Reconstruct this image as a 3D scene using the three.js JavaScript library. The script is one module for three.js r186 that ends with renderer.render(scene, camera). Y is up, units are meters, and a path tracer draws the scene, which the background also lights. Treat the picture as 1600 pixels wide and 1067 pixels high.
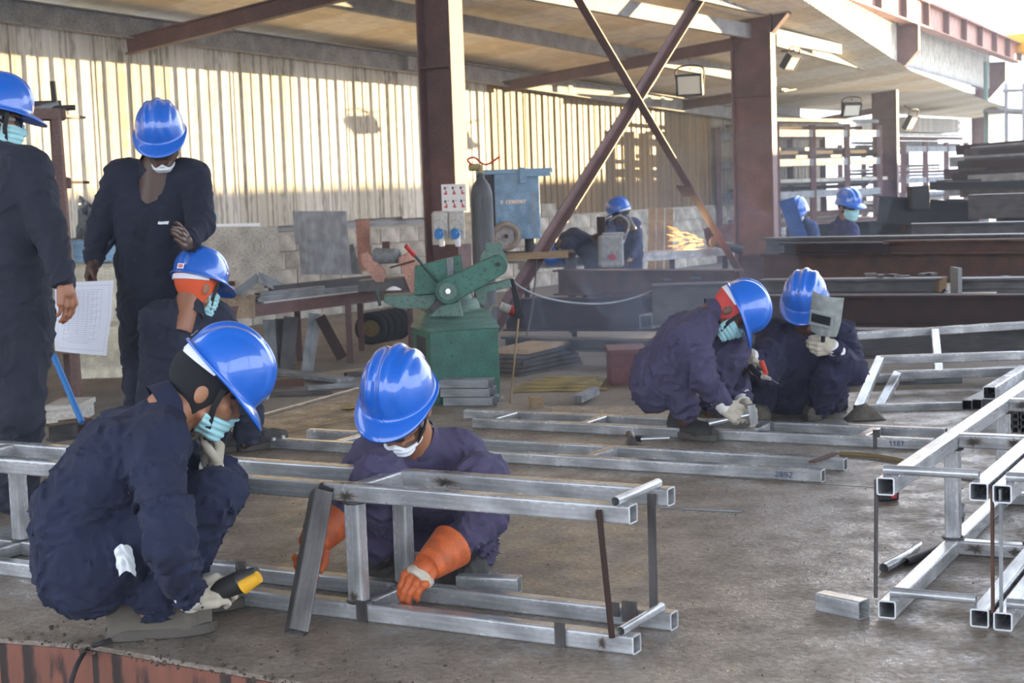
import * as THREE from 'three';
import { RoundedBoxGeometry } from 'three/addons/geometries/RoundedBoxGeometry.js';
import { mergeGeometries } from 'three/addons/utils/BufferGeometryUtils.js';
import { createNoise3D } from 'simplex-noise';

// ---------- camera, sky, sun, exposure ----------
const scene = new THREE.Scene();
const R = Math.PI / 180;
const camera = new THREE.PerspectiveCamera(24.281, 1600 / 1067, 0.1, 300);
camera.position.set(0, 1.25, 0);
camera.rotation.order = 'YXZ';
camera.rotation.set(-5.55 * R, 0, -2.0045 * R);
camera.focus = 5.0; camera.userData.fStop = 8;
const renderer = new THREE.WebGLRenderer();
renderer.toneMapping = THREE.LinearToneMapping;
renderer.toneMappingExposure = 5.25;
renderer.shadowMap.enabled = true;
{ // hazy bright sky, only air: pale towards the horizon
  const W = 64, Hh = 256, d = new Float32Array(W * Hh * 4);
  for (let y = 0; y < Hh; y++) for (let x = 0; x < W; x++) {
    const t = Math.pow(Math.max(0, (y + .5) / Hh * 2 - 1), .6), i = (y * W + x) * 4;
    d[i] = 1.0 - .42 * t; d[i + 1] = 1.04 - .3 * t; d[i + 2] = 1.1 - .06 * t; d[i + 3] = 1;
  }
  const sky = new THREE.DataTexture(d, W, Hh, THREE.RGBAFormat, THREE.FloatType);
  sky.magFilter = THREE.LinearFilter; sky.mapping = THREE.EquirectangularReflectionMapping; sky.needsUpdate = true;
  scene.background = sky; scene.environment = sky;
}
const sun = new THREE.DirectionalLight(new THREE.Color(1, .72, .36), 7);   // low evening sun from the open side of the shed
sun.position.set(.801 * 60, .022 * 60, -10 - .599 * 60); sun.target.position.set(0, 0, -10);
sun.castShadow = true; sun.shadow.radius = .4; sun.shadow.mapSize.set(2048, 2048);
Object.assign(sun.shadow.camera, { left: -35, right: 35, top: 20, bottom: -12, near: 1, far: 140 });
sun.name = 'sun'; scene.add(sun, sun.target);
scene.fog = new THREE.FogExp2(new THREE.Color(.8, .88, 1), .003);   // thin welding smoke through the whole shed

// ---------- helpers ----------
let seed = 7;
const rnd = (a = 1, b) => { seed = (seed + 0x6d2b79f5) | 0; let t = Math.imul(seed ^ (seed >>> 15), 1 | seed); t = (t + Math.imul(t ^ (t >>> 7), 61 | t)) ^ t; const r = ((t ^ (t >>> 14)) >>> 0) / 4294967296; return b === undefined ? r * a : a + r * (b - a); };
const n3 = createNoise3D(() => rnd());
const fbm = (x, y, z, o = 4) => { let s = 0, a = .5; for (let i = 0; i < o; i++, a *= .5, x *= 2.03, y *= 2.03, z *= 2.03) s += a * n3(x, y, z); return s; };
const v3 = (a) => a.isVector3 ? a : new THREE.Vector3(...a);
const clamp = (x, a = 0, b = 1) => Math.min(b, Math.max(a, x)), mix = (a, b, t) => a + (b - a) * t, sstep = (a, b, x) => { const t = clamp((x - a) / (b - a)); return t * t * (3 - 2 * t); };
const between = (a, b, t) => v3(a).clone().lerp(v3(b), t);
const used = {};
function numbered(n) { const k = used[n] = (used[n] ?? -1) + 1; return k ? n + '_' + String(k).padStart(3, '0') : n; }
function mesh(name, geo, mat, parent) {
  const m = new THREE.Mesh(geo, mat); m.name = name; m.castShadow = m.receiveShadow = true;
  if (parent) parent.add(m); return m;
}
function tag(o, label, category, group) { o.userData.label = label; o.userData.category = category; if (group) o.userData.group = group; return o; }
// a thing whose parts are built in world places; done() moves its origin to its base
function thing(name, label, category, group) { const g = new THREE.Group(); g.name = numbered(name); scene.add(g); return tag(g, label, category, group); }
function one(name, geo, mat, label, category, group) { const m = mesh(numbered(name), geo, mat); scene.add(m); return tag(m, label, category, group); }
function struct(name, geo, mat) { const m = geo ? mesh(name, geo, mat) : new THREE.Group(); m.name = name; m.userData.kind = 'structure'; scene.add(m); return m; }
function done(g, base) {
  g.updateMatrixWorld(true);
  const b = new THREE.Box3().setFromObject(g), p = base ? v3(base) : new THREE.Vector3((b.min.x + b.max.x) / 2, b.min.y, (b.min.z + b.max.z) / 2);
  for (const c of g.children) c.position.sub(p);
  g.position.add(p); return g;
}
const merge = (l) => mergeGeometries(l.map((g) => { let q = g.index ? g.toNonIndexed() : g; for (const k of Object.keys(q.attributes)) if (!['position', 'normal', 'uv'].includes(k)) q.deleteAttribute(k); if (!q.attributes.uv) q.setAttribute('uv', new THREE.BufferAttribute(new Float32Array(q.attributes.position.count * 2), 2)); return q; }));
function basis(a, b, up = [0, 1, 0]) {
  a = v3(a); b = v3(b);
  const z = b.clone().sub(a), L = z.length(); z.normalize();
  const x = v3(up).clone().cross(z); if (x.lengthSq() < 1e-6) x.set(1, 0, 0).cross(z); x.normalize();
  const y = z.clone().cross(x);
  return { m: new THREE.Matrix4().makeBasis(x, y, z).setPosition(a), L, x, y, z };
}
// a constant profile swept from a to b; the profile's y is up, its x is to the left when looking along the sweep
function sweep(shape, a, b, up, opt = {}) {
  const { m, L } = basis(a, b, up);
  const g = new THREE.ExtrudeGeometry(shape, { depth: L, bevelEnabled: false, curveSegments: opt.seg ?? 3, steps: opt.steps ?? 1 });
  return g.applyMatrix4(m);
}
const poly = (pts) => new THREE.Shape(pts.map((p) => new THREE.Vector2(...p)));
function rrect(w, h, r, S = THREE.Shape) {
  const s = new S(), x = -w / 2, y = -h / 2;
  s.moveTo(x + r, y); s.lineTo(x + w - r, y); s.absarc(x + w - r, y + r, r, -Math.PI / 2, 0); s.lineTo(x + w, y + h - r); s.absarc(x + w - r, y + h - r, r, 0, Math.PI / 2);
  s.lineTo(x + r, y + h); s.absarc(x + r, y + h - r, r, Math.PI / 2, Math.PI); s.lineTo(x, y + r); s.absarc(x + r, y + r, r, Math.PI, Math.PI * 1.5);
  return s;
}
const tubeShape = (w, h = w, t = .004, r = .007) => { const s = rrect(w, h, r); s.holes.push(rrect(w - 2 * t, h - 2 * t, r * .5, THREE.Path)); return s; };
const iShape = (H, B, tf = .014, tw = .01) => poly([[-B / 2, -H / 2], [B / 2, -H / 2], [B / 2, -H / 2 + tf], [tw / 2, -H / 2 + tf], [tw / 2, H / 2 - tf], [B / 2, H / 2 - tf], [B / 2, H / 2], [-B / 2, H / 2], [-B / 2, H / 2 - tf], [-tw / 2, H / 2 - tf], [-tw / 2, -H / 2 + tf], [-B / 2, -H / 2 + tf]]);
const cShape = (H, B, t = .012) => poly([[0, -H / 2], [B, -H / 2], [B, -H / 2 + t], [t, -H / 2 + t], [t, H / 2 - t], [B, H / 2 - t], [B, H / 2], [0, H / 2]]);
const lShape = (A, B, t = .006) => poly([[0, 0], [A, 0], [A, t], [t, t], [t, B], [0, B]]);
const boxShape = (w, h) => poly([[-w / 2, -h / 2], [w / 2, -h / 2], [w / 2, h / 2], [-w / 2, h / 2]]);
const bar = (a, b, w, h, up) => sweep(boxShape(w, h), a, b, up);
const sqTube = (a, b, w = .051, h = w, up) => sweep(tubeShape(w, h), a, b, up);
function rod(a, b, r, r2 = r, seg = 12) {
  const { m, L } = basis(a, b); const g = new THREE.CylinderGeometry(r2, r, L, seg); g.rotateX(Math.PI / 2); g.translate(0, 0, L / 2); return g.applyMatrix4(m);
}
function pipe(a, b, r, t = .003) { const s = new THREE.Shape(); s.absarc(0, 0, r, 0, Math.PI * 2); const h = new THREE.Path(); h.absarc(0, 0, r - t, 0, Math.PI * 2); s.holes.push(h); return sweep(s, a, b, undefined, { seg: 10 }); }
const hose = (pts, r, n = 40, seg = 8) => new THREE.TubeGeometry(new THREE.CatmullRomCurve3(pts.map(v3)), n, r, seg);
function bx(w, h, d, p = [0, 0, 0], ry = 0, r = 0) { const g = r ? new RoundedBoxGeometry(w, h, d, 2, r) : new THREE.BoxGeometry(w, h, d); if (ry) g.rotateY(ry); return g.translate(...p); }
function grid(nu, nv, fn, closeU = false) { // fn(u, v) -> [x, y, z]; faces outwards for u right, v up
  const pos = [], uv = [], idx = [];
  for (let j = 0; j <= nv; j++) for (let i = 0; i <= nu; i++) { const q = fn(i / nu, j / nv); pos.push(q[0], q[1], q[2]); uv.push(q[3] ?? i / nu, q[4] ?? j / nv); }
  for (let j = 0; j < nv; j++) for (let i = 0; i < nu; i++) { const a = j * (nu + 1) + i, b = a + 1, c = a + nu + 1, d = c + 1; idx.push(a, b, d, a, d, c); }
  const g = new THREE.BufferGeometry(); g.setAttribute('position', new THREE.Float32BufferAttribute(pos, 3)); g.setAttribute('uv', new THREE.Float32BufferAttribute(uv, 2)); g.setIndex(idx); g.computeVertexNormals();
  return g;
}
// uv in metres by the face's main direction
function boxUV(g, s = 1) {
  const q = g.index ? g.toNonIndexed() : g, p = q.attributes.position, uv = new Float32Array(p.count * 2), n = q.attributes.normal;
  for (let i = 0; i < p.count; i++) {
    const ax = Math.abs(n.getX(i)), ay = Math.abs(n.getY(i)), az = Math.abs(n.getZ(i));
    const [u, v] = ay > ax && ay > az ? [p.getX(i), p.getZ(i)] : ax > az ? [p.getZ(i), p.getY(i)] : [p.getX(i), p.getY(i)];
    uv[i * 2] = u * s; uv[i * 2 + 1] = v * s;
  }
  q.setAttribute('uv', new THREE.BufferAttribute(uv, 2)); return q;
}
// ---------- procedural textures ----------
function tex(w, h, fn, srgb = true, rx = 1, ry = 1) { // fn(u, v) -> [r, g, b] 0..1, tiling
  const d = new Uint8Array(w * h * 4);
  for (let y = 0; y < h; y++) for (let x = 0; x < w; x++) { const c = fn(x / w, y / h), i = (y * w + x) * 4; d[i] = clamp(c[0]) * 255; d[i + 1] = clamp(c[1]) * 255; d[i + 2] = clamp(c[2]) * 255; d[i + 3] = 255; }
  const t = new THREE.DataTexture(d, w, h); t.magFilter = t.minFilter = THREE.LinearFilter; t.wrapS = t.wrapT = THREE.MirroredRepeatWrapping; t.offset.set(.37, .21); t.repeat.set(rx, ry); if (srgb) t.colorSpace = THREE.SRGBColorSpace; t.needsUpdate = true; return t;
}
const tn = (u, v, f, s = 0, fy = f) => n3(u * f, v * fy, s * 7.3);   // tiles are mirrored at their edges
const hex = (h) => { const c = new THREE.Color(h); return c; };
const sr = (h) => [(h >> 16 & 255) / 255, (h >> 8 & 255) / 255, (h & 255) / 255];
const mixc = (a, b, t) => [mix(a[0], b[0], t), mix(a[1], b[1], t), mix(a[2], b[2], t)];
const std = (color, roughness = .7, metalness = 0, more = {}) => new THREE.MeshStandardMaterial({ color, roughness, metalness, side: THREE.DoubleSide, ...more });
const galvT = tex(1024, 1024, (u, v) => { const n = .5 + .5 * n3(u * 9, v * 7, 3), m = .5 + .5 * fbm(u * 50, v * 40, 8, 2), s = .5 + .5 * n3(u * 85, v * 5, 1), st = sstep(.58, .9, .5 + .5 * fbm(u * 16, v * 4, 21, 3)); const g = .63 + .13 * (n - .5) + .08 * (m - .5) + .1 * (s - .5); return mixc([g, g * 1.01, g * 1.02], [.5, .47, .41], st * .5); });
const galvR = tex(256, 256, (u, v) => { const g = .45 + .16 * tn(u, v, 12, 5, 5) + .08 * tn(u, v, 60, 6, 30); return [g, g, g]; }, false);
const rustT = tex(512, 512, (u, v) => { const n = .5 + .5 * tn(u, v, 6, 2), m = .5 + .5 * tn(u, v, 30, 4), s = .5 + .5 * tn(u, v, 60, 9); return mixc(mixc([.29, .2, .16], [.42, .27, .18], n), [.2, .15, .14], .6 * m * s + .12); });
const paintT = tex(512, 512, (u, v) => { const n = .5 + .5 * tn(u, v, 4, 12), m = .5 + .5 * tn(u, v, 26, 14), sp = sstep(.72, .85, .5 + .5 * tn(u, v, 34, 17)); const g = .86 + .2 * (n - .5) + .1 * (m - .5); return mixc([g, g, g], [.55, .52, .5], sp * .5); });
const concT = tex(512, 512, (u, v) => { const n = .5 + .5 * tn(u, v, 5, 31), m = .5 + .5 * tn(u, v, 28, 33), s = .5 + .5 * tn(u, v, 90, 35); const g = .88 + .22 * (n - .5) + .12 * (m - .5) + .1 * (s - .5); return [g, g * .99, g * .97]; });
const M = {
  galv: std(0xffffff, .55, .35, { map: galvT, roughnessMap: galvR }),
  galvDull: std(0xc9cbcd, .7, .25, { map: galvT }),
  brightEdge: std(0xc6c8ca, .5, .5),
  dark: std(0x2b2928, .6, .3), black: std(0x16161a, .6), rubber: std(0x1c1c1e, .75),
  mill: std(0x7a7370, .5, .5, { map: galvT }),                // dark mill-scale steel
  rust: std(0xffffff, .85, .1, { map: rustT }), rustDark: std(0x9a8f8c, .85, .1, { map: rustT }),
  maroon: std(0x6c4b47, .6, 0, { map: paintT }),
  greyPaint: std(0xa9a8a8, .7, 0, { map: paintT }), cream: std(0xf0e8d0, .8, 0, { map: paintT }),
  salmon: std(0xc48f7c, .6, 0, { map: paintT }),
  green: std(0x2f6a58, .5, 0, { map: paintT }), greenDark: std(0x24493f, .55, 0, { map: paintT }), greenPale: std(0x587a6c, .55, 0, { map: paintT }),
  lightBlue: std(0x86aecd, .55, 0, { map: paintT }), white: std(0xe6e6e4, .7), offWhite: std(0xcfcac0, .7, 0, { map: paintT }),
  conc: std(0xb9b4ab, .9, 0, { map: concT }), brass: std(0xe0c47c, .55, .1, { map: galvT }), wood: std(0xa98f6c, .8, 0, { map: paintT }), card: std(0xa48f76, .9, 0, { map: paintT }),
  yellow: std(0xd9a21c, .6), orange: std(0xd8622a, .6), red: std(0xa62a28, .55), blue: std(0x2a74b8, .5), steelBright: std(0xc9ccd0, .3, .8),
};

// ---------- the shed ----------
const WA = Math.atan2(.837, .548);                                  // the shed's long axis, turned from the picture plane
const onShed = (o) => { o.position.set(-4.84, 0, -15); o.rotation.y = WA; o.updateMatrixWorld(true); return o; };   // local x runs along the wall, z out from it
const shedPoint = (s, a, h) => [-4.84 + .5478 * s + .8366 * a, h, -15 - .8366 * s + .5478 * a];
// yard and ground
{
  const gT = tex(1024, 1024, (u, v) => { const n = .5 + .5 * tn(u, v, 7, 41), m = .5 + .5 * tn(u, v, 36, 42), s = .5 + .5 * tn(u, v, 120, 43); return mixc([.36, .33, .3], [.55, .51, .46], .45 * n + .3 * m + .25 * s); });
  const g = struct('floor_ground', boxUV(new THREE.BoxGeometry(160, .3, 160).translate(10, -.35, -20), .25), std(0xffffff, .9, 0, { map: gT }));
}
// raised steel working platform
const floorT = tex(2048, 2048, (u, v) => {
  const x = u * 9, y = v * 9;
  const a = fbm(x * .7, y * .9, 1, 4), b = fbm(x * 3.1, y * 3.1, 5, 4), c = n3(x * 30, y * 34, 9), e = n3(x * 1.7, y * 22, 3), f = n3(x * 90, y * 90, 2);
  let k = [.54, .5, .455];
  k = mixc(k, [.44, .4, .355], clamp(.5 + 1.1 * b));
  k = mixc(k, [.62, .59, .55], clamp(.1 + .9 * a) * .6);
  k = mixc(k, [.6, .56, .5], sstep(.25, .9, e) * .28);
  k = mixc(k, [.22, .19, .17], sstep(.3, .7, fbm(x * 1.3 + 40, y * 2.3, 7, 4)) * .4);
  const g = .05 * c + .05 * f; return [k[0] + g, k[1] + g, k[2] + g];
});
const floorR = tex(512, 512, (u, v) => { const g = .5 + .2 * tn(u, v, 9, 51) + .13 * tn(u, v, 50, 52); return [g, g, g]; }, false);
const floorB = tex(1024, 1024, (u, v) => { const g = .5 + .22 * tn(u, v, 60, 61) + .2 * tn(u, v, 160, 62) + .1 * tn(u, v, 14, 63); return [g, g, g]; }, false);
floorT.repeat.set(1 / 9, 1 / 9); floorR.repeat.set(.6, .6); floorB.repeat.set(.7, .7);
const FRONT = [[-2.134,0,-4.829], [-1.515,0,-4.506], [-1.218,0,-4.399], [-.611,0,-4.013]], EDGEDIR = [.7, 0, .5];
{
  const frontR = [FRONT[3][0] + 3.2, 0, FRONT[3][2] + 2.2];
  const back = [[8, 0, -9.4], [1.096,0,-9.084], [0.708,0,-8.859], [-.013,0,-9.044], [-.065,0,-9.508], [-.57,0,-9.827], [-1.001,0,-9.913], [-1.452,0,-8.834], [-1.988,0,-7.425], [-4.5, 0, -7.2]];
  const outline = [...FRONT, frontR, [8, 0, -1.6], ...back];
  const sh = poly(outline.map((p) => [p[0], -p[2]]));
  const g = new THREE.ExtrudeGeometry(sh, { depth: .014, bevelEnabled: false }); g.rotateX(-Math.PI / 2); g.translate(0, -.014, 0);
  const fl = struct('floor', boxUV(g), std(0xffffff, 1, .12, { map: floorT, roughnessMap: floorR, bumpMap: floorB, bumpScale: .0022 }));
  mesh('plate_seam', bar([0.844,0,-6.614], [1.509,0,-6.234], .004, .0016), M.black, fl);
  const prT = tex(1024, 256, (u, v) => { const x = u * 4; const bl = sstep(.42, .62, .5 + .5 * fbm(x * 3, v * 2.4, 71, 4)), d = .5 + .5 * fbm(x * 4, v * 4, 73, 4); return mixc(mixc([.5, .3, .23], [.4, .25, .2], d), [.12, .1, .09], bl * .85); });
  prT.repeat.set(.25, 4);
  const pm = std(0xffffff, .75, .1, { map: prT });
  const pts = [...FRONT, frontR];
  const edge = thing('platform_edge_beam', 'rusty red channel beam along the front edge of the platform', 'beam');
  for (let i = 0; i < pts.length - 1; i++) {
    const a = [...pts[i]], b = [...pts[i + 1]]; a[1] = b[1] = -.114;
    mesh('web', bar(a, b, .012, .2), pm, edge);
    const a2 = [...a], b2 = [...b]; a2[1] = b2[1] = -.205; mesh('flange', bar(a2, b2, .09, .014), pm, edge);
  }
  done(edge);
}
// ---- left wall: blockwork below, profiled sheets above ----
const wallL = onShed(struct('wall_left'));
const eaveH = (s) => 2.945 - .0335 * s - (s > 7 ? (s - 7) * .012 : 0);
const blockTop = (s) => s < 7.6 ? .95 : s < 10 ? .98 : .8;
{
  const sheetTex = (base, stain, amt, sd) => tex(512, 512, (u, v) => {
    const st = .5 + .5 * n3(u * 34, v * 1.6, sd), fine = .5 + .5 * n3(u * 90, v * 5, sd + 4), bl = .5 + .5 * fbm(u * 5, v * 5, sd + 8, 4);
    const drip = sstep(.5, .95, .5 + .5 * n3(u * 26, v * .9, sd + 12) + .25 * n3(u * 60, v * 14, sd));
    return mixc(mixc(base, stain, amt * (.5 * st + .25 * fine + .35 * bl)), [.3, .27, .22], drip * amt * .7);
  });
  const mats = [
    std(0xffffff, .6, 0, { map: sheetTex([.88, .86, .82], [.66, .62, .54], .5, 3) }), std(0xffffff, .6, 0, { map: sheetTex([.84, .82, .77], [.6, .55, .46], .7, 23) }),
    std(0xffffff, .6, 0, { map: sheetTex([.54, .44, .28], [.36, .27, .16], .8, 43) }), std(0xffffff, .6, 0, { map: sheetTex([.5, .41, .26], [.31, .24, .15], .9, 63) }),
    std(0xffffff, .65, 0, { map: sheetTex([.7, .67, .6], [.5, .46, .4], .8, 83) }),
  ];
  const sheets = new THREE.Group(); sheets.name = 'sheet_cladding'; wallL.add(sheets);
  const P3 = 1 / 3, prof = [[0, 0], [.1, 0], [.118, .017], [.2, .017], [.218, 0], [.272, 0], [.28, .009], [.288, 0], [P3, 0]];
  for (let k = -11; k < 20; k++) {
    const s0 = k + .35, pos = [], off = (k % 2 ? .006 : 0);
    const cols = []; for (let r = 0; r < 3; r++) for (const [x, z] of prof.slice(0, 8)) cols.push([s0 + r * P3 + x, z + off + .03]); cols.push([s0 + 1.02, off + .03]);
    const rows = 6, low = blockTop(s0 + .5) - .05 + (k % 3) * .012, top = eaveH(s0) + .1;
    const g = grid(cols.length - 1, rows, (u, v) => { const c = cols[Math.round(u * (cols.length - 1))]; return [c[0], mix(low, top, v), c[1], u * .8 + k * .37, v * .9 + k * .21]; });
    const q = g.toNonIndexed(); q.computeVertexNormals();
    mesh('sheet', q, mats[k < 7 ? (k & 1) : k === 7 ? 1 : k < 15 ? 2 + (k & 1) : 4], sheets);
  }
  const back = mesh('sheet_backing', bx(62, 3.4, .06, [15, 1.3, -.08]), M.greyPaint, wallL); back.scale.set(.5, 1, 1); back.position.set(-3.5, 0, 0);
  // blockwork
  const mortar = mesh('mortar', bx(32, 1.1, .18, [4.5, .27, -.02]), M.conc, wallL);
  const bm = [0xc2bdb4, 0xb4afa6, 0xcac6be].map((c) => std(c, .9, 0, { map: concT })), bg = boxUV(new RoundedBoxGeometry(.39, .19, .05, 1, .008));
  for (let r = 0; r < 6; r++) for (let i = 0; i < 44; i++) {
    const s = 1.2 + i * .4 + (r % 2) * .2, y = -.1 + r * .2; if (y + .1 > blockTop(s) + .02) continue;
    const b = mesh('block', bg, bm[(i * 7 + r * 5) % 3], wallL); b.position.set(s, y, .06 + ((i * 13 + r * 7) % 5) * .002);
  }
  // low white parapet sheet by the rack, and the far bench side
}
// eave channel and lean-to roof
{
  const c = onShed(struct('ceiling_lean_to'));
  const h0 = (s, a) => { const q = Math.min(s, 16); return 3.235 - .034 * q - (q > 7 ? (q - 7) * .01 : 0) + .1 * a; };
  const pT = tex(512, 512, (u, v) => { const g = .96 + .04 * n3(u * 4, v * 4, 91) + .05 * n3(u * 30, v * 3, 92); const st = sstep(.6, .95, .5 + .5 * fbm(u * 6, v * 6, 95, 3)); return mixc([g, g * .965, g * .88], [.7, .62, .48], st * .35); });
  const pm = [std(0xffffff, .8, 0, { map: pT }), std(0xf6f0e2, .8, 0, { map: pT })];
  for (let k = -11; k < 31; k++) {
    const s0 = k * 1, s1 = s0 + 1.0;
    const g = grid(1, 1, (u, v) => { const s = mix(s0, s1, u), a = mix(-.15, 4.7 - Math.max(0, s - 8) * .165, v); return [s, h0(s, a), a, a, s]; });
    mesh('panel', g, pm[k & 1], c);
  }
  const over = grid(1, 1, (u, v) => { const s = mix(-11, 31, u), a = mix(-.15, 4.75 - .165 * Math.max(0, s - 8), v); return [s, h0(s, a) + .05, a, s, a]; }); mesh('roof_sheet', over, M.greyPaint, c);
}
done.mesh = (m) => { m.geometry.computeBoundingBox(); const b = m.geometry.boundingBox, p = new THREE.Vector3((b.min.x + b.max.x) / 2, b.min.y, (b.min.z + b.max.z) / 2); m.geometry.translate(-p.x, -p.y, -p.z); m.position.add(p); return m; };
const solo = (name, geo, mat, label, category, group) => done.mesh(one(name, geo, mat, label, category, group));
{
  const ext = (a, b, t0, t1) => { const A = v3(a), B = v3(b); return [A.clone().lerp(B, t0), A.clone().lerp(B, t1)]; };
  // eave channel along the top of the wall
  const e0 = shedPoint(-10, .12, eaveH(-10) + .115), e1 = shedPoint(7, .12, eaveH(7) + .115), e2 = shedPoint(21, .12, eaveH(21) + .115);
  const ev = thing('eave_beam', 'grey painted channel running along the top of the sheeted wall', 'beam');
  mesh('channel', sweep(cShape(.23, -.09), e0, e1), M.greyPaint, ev); mesh('channel', sweep(cShape(.23, -.09), e1, e2), M.greyPaint, ev);
  for (const s of [2.2, 6.4, 10.3, 13.2]) mesh('splice_plate', (() => { const g = bx(.12, .16, .012); g.rotateY(WA); const p = shedPoint(s, .22, eaveH(s) + .115); return g.translate(...p); })(), M.greyPaint, ev);
  done(ev);
  let [a, b] = ext([-1.771,3.122,-16.036], [3.523,2.734,-24.122], -1.2, 1.15); a.y += .09; b.y += .09;
  solo('roof_purlin', sweep(cShape(.18, .08), a, b), M.greyPaint, 'grey roof purlin nearer the sheeted wall, above the red rafters', 'beam');
  [a, b] = ext([0.812,3.095,-16.878], [2.954,3.037,-20.15], -6, 1.9); a.y += .09; b.y += .09;
  solo('roof_purlin', sweep(cShape(.18, .08), a, b), M.greyPaint, 'pale grey roof purlin beside the tops of the crossed braces', 'beam');
  // rafters
  const R1 = [[-3.809,2.815,-16.392], [-1.665,3.084,-15.103]], R2 = [[-.001,2.632,-22.209], [3.036,2.978,-20.5]], R3 = [[2.98,2.505,-26.761], [3.979,2.607,-26]], R4 = [[4.684,2.768,-27], [7.214,3.248,-31]], R5 = [[6.518,2.399,-33], [7.708,2.567,-33]], R6 = [[8.986,2.766,-36], [12.089,3.237,-41]];
  [a, b] = ext(...R1, 0, 1.75);
  solo('roof_rafter', sweep(iShape(.17, .1), a, b), M.maroon, 'brown-red roof rafter over the man in the open-necked coverall', 'beam');
  solo('roof_rafter', sweep(iShape(.15, .1), ...R2), M.maroon, 'dark red roof rafter passing behind the crossing of the braces', 'beam');
  solo('roof_rafter', sweep(iShape(.15, .1), ...R3), M.maroon, 'short red roof rafter end under the square floodlight', 'beam');
  solo('roof_rafter', sweep(iShape(.16, .1), ...R4), M.maroon, 'dark red tie between the two middle columns', 'beam');
  solo('roof_rafter', sweep(iShape(.13, .1), ...R5), M.maroon, 'thin dark rafter end behind the far floodlight', 'beam');
  solo('roof_rafter', sweep(iShape(.16, .1), ...R6), M.maroon, 'dark red tie between the two farthest columns', 'beam');
  // purlins seen past the second column
  solo('roof_purlin', sweep(cShape(.16, .08), [3.596,3.045,-21], [6.348,3.009,-27]), M.cream, 'cream purlin behind the corbel of the widest column', 'beam');
  solo('roof_purlin', sweep(cShape(.16, .08), [5.39,2.944,-31], [7.944,2.795,-34]), M.greyPaint, 'grey purlin low behind the second column', 'beam');
  solo('roof_purlin', sweep(cShape(.16, .08), [7.744,3.131,-31], [11.189,3.137,-38]), M.cream, 'cream purlin beyond the third column', 'beam');
}
// columns with corbels, runway girder, upper cladding
const colR = (dx, dz) => Math.atan2(dz, dx);
function column(p, H, B, dir, label, corbel, top = 6.7) {
  const c = thing('steel_column', label, 'column');
  const n = new THREE.Vector3(dir[1], 0, dir[0]).normalize(), d = new THREE.Vector3(dir[0], 0, -dir[1]).normalize();   // n: along the web, d: along the row
  const at = (a, h, b = 0) => v3(p).clone().addScaledVector(n, a).addScaledVector(d, b).setY(h);
  const up = n.toArray();
  mesh('web', bar(at(0, -.2), at(0, top), .012, H - .03, up), M.maroon, c);
  for (const s of [-1, 1]) mesh('flange', bar(at(s * (H / 2 - .009), -.2), at(s * (H / 2 - .009), top), B, .018, up), M.maroon, c);
  for (const y of [2.3, 3.95]) for (const s of [-1, 1]) mesh('stiffener', bar(at(-H / 2 + .02, y, s * B * .25), at(H / 2 - .02, y, s * B * .25), B * .48, .012), M.maroon, c);
  mesh('base_plate', bar(at(-H / 2 - .08, -.19), at(H / 2 + .08, -.19), B + .16, .02), M.maroon, c);
  if (corbel) {
    const q = [at(H / 2, 3.08), at(H / 2 + .4, 3.52), at(H / 2 + .4, 3.98), at(H / 2, 3.98)];
    const plate = new THREE.Shape([[0, 0], [.4, .44], [.4, .9], [0, .9]].map((z) => new THREE.Vector2(...z)));
    const g = new THREE.ExtrudeGeometry(plate, { depth: .014, bevelEnabled: false }); g.translate(0, 0, -.007);
    g.applyMatrix4(new THREE.Matrix4().makeBasis(n, new THREE.Vector3(0, 1, 0), n.clone().cross(new THREE.Vector3(0, 1, 0))).setPosition(q[0]));
    const cb = mesh('corbel', g, M.maroon, c);
    mesh('corbel_flange', bar(q[0], q[1], B * .8, .016), M.maroon, c); mesh('corbel_top', bar(q[3], q[2], B * .8, .018), M.maroon, c); mesh('corbel_end', bar(q[1], q[2], B * .8, .014, up), M.maroon, c);
  }
  return done(c, [p[0], -.2, p[2]]);
}
column([-.53, 0, -13.9], .35, .2, [.548, .837], 'dark red steel column with socket boxes behind the green saw', false);
column([3.2, 0, -20.5], .52, .25, [.383, .924], 'widest dark red steel column in the blue welding smoke', true);
column([7.14, 0, -30], .46, .22, [.383, .924], 'dark red steel column behind the worker with the pale mask', true);
column([12.2, 0, -41], .44, .22, [.4, .916], 'farthest dark red steel column beside the bright opening', true);
{
  const g = thing('runway_girder', 'red-brown crane runway girder on the column corbels, sunlight painted in as salmon', 'girder');
  const A = v3([4.301,4,-23.107]), B = v3([13.426,4,-41.839]), Hh = .5; A.lerp(B, -.35);
  A.y += Hh / 2; B.y += Hh / 2;
  mesh('beam', sweep(iShape(Hh, .26, .02, .012), A, B), M.salmon, g);  // same red-brown primer as the columns; sunlight put into the paler salmon
  const bs = basis(A, B);
  for (let i = 0; i < 14; i++) { const t = (i + 1) / 14, p = A.clone().lerp(B, t - .004); for (const s of [-1, 1]) mesh('stiffener', bar(p.clone().addScaledVector(bs.x, s * .068), p.clone().addScaledVector(bs.x, s * .068).addScaledVector(bs.z, .014), .12, Hh - .04), M.maroon, g); }
  const r0 = A.clone(), r1 = B.clone(); r0.y += Hh / 2 + .03; r1.y += Hh / 2 + .03; mesh('crane_rail', bar(r0, r1, .05, .06), M.rust, g);
  done(g);
  // yellow crane end carriage
  const q = v3([13.757,4.62,-41.722]);
  const cr = thing('crane_carriage', 'yellow end of the overhead crane at the picture edge', 'crane');
  mesh('carriage', bx(1.3, .5, 2.2, [q.x + .42, 4.5, q.z], WA - .2, .02), M.yellow, cr); mesh('wheel', rod([q.x + .4, 4.2, q.z - .2], [q.x + .55, 4.2, q.z - .2], .15), M.dark, cr); done(cr);
}
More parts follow.
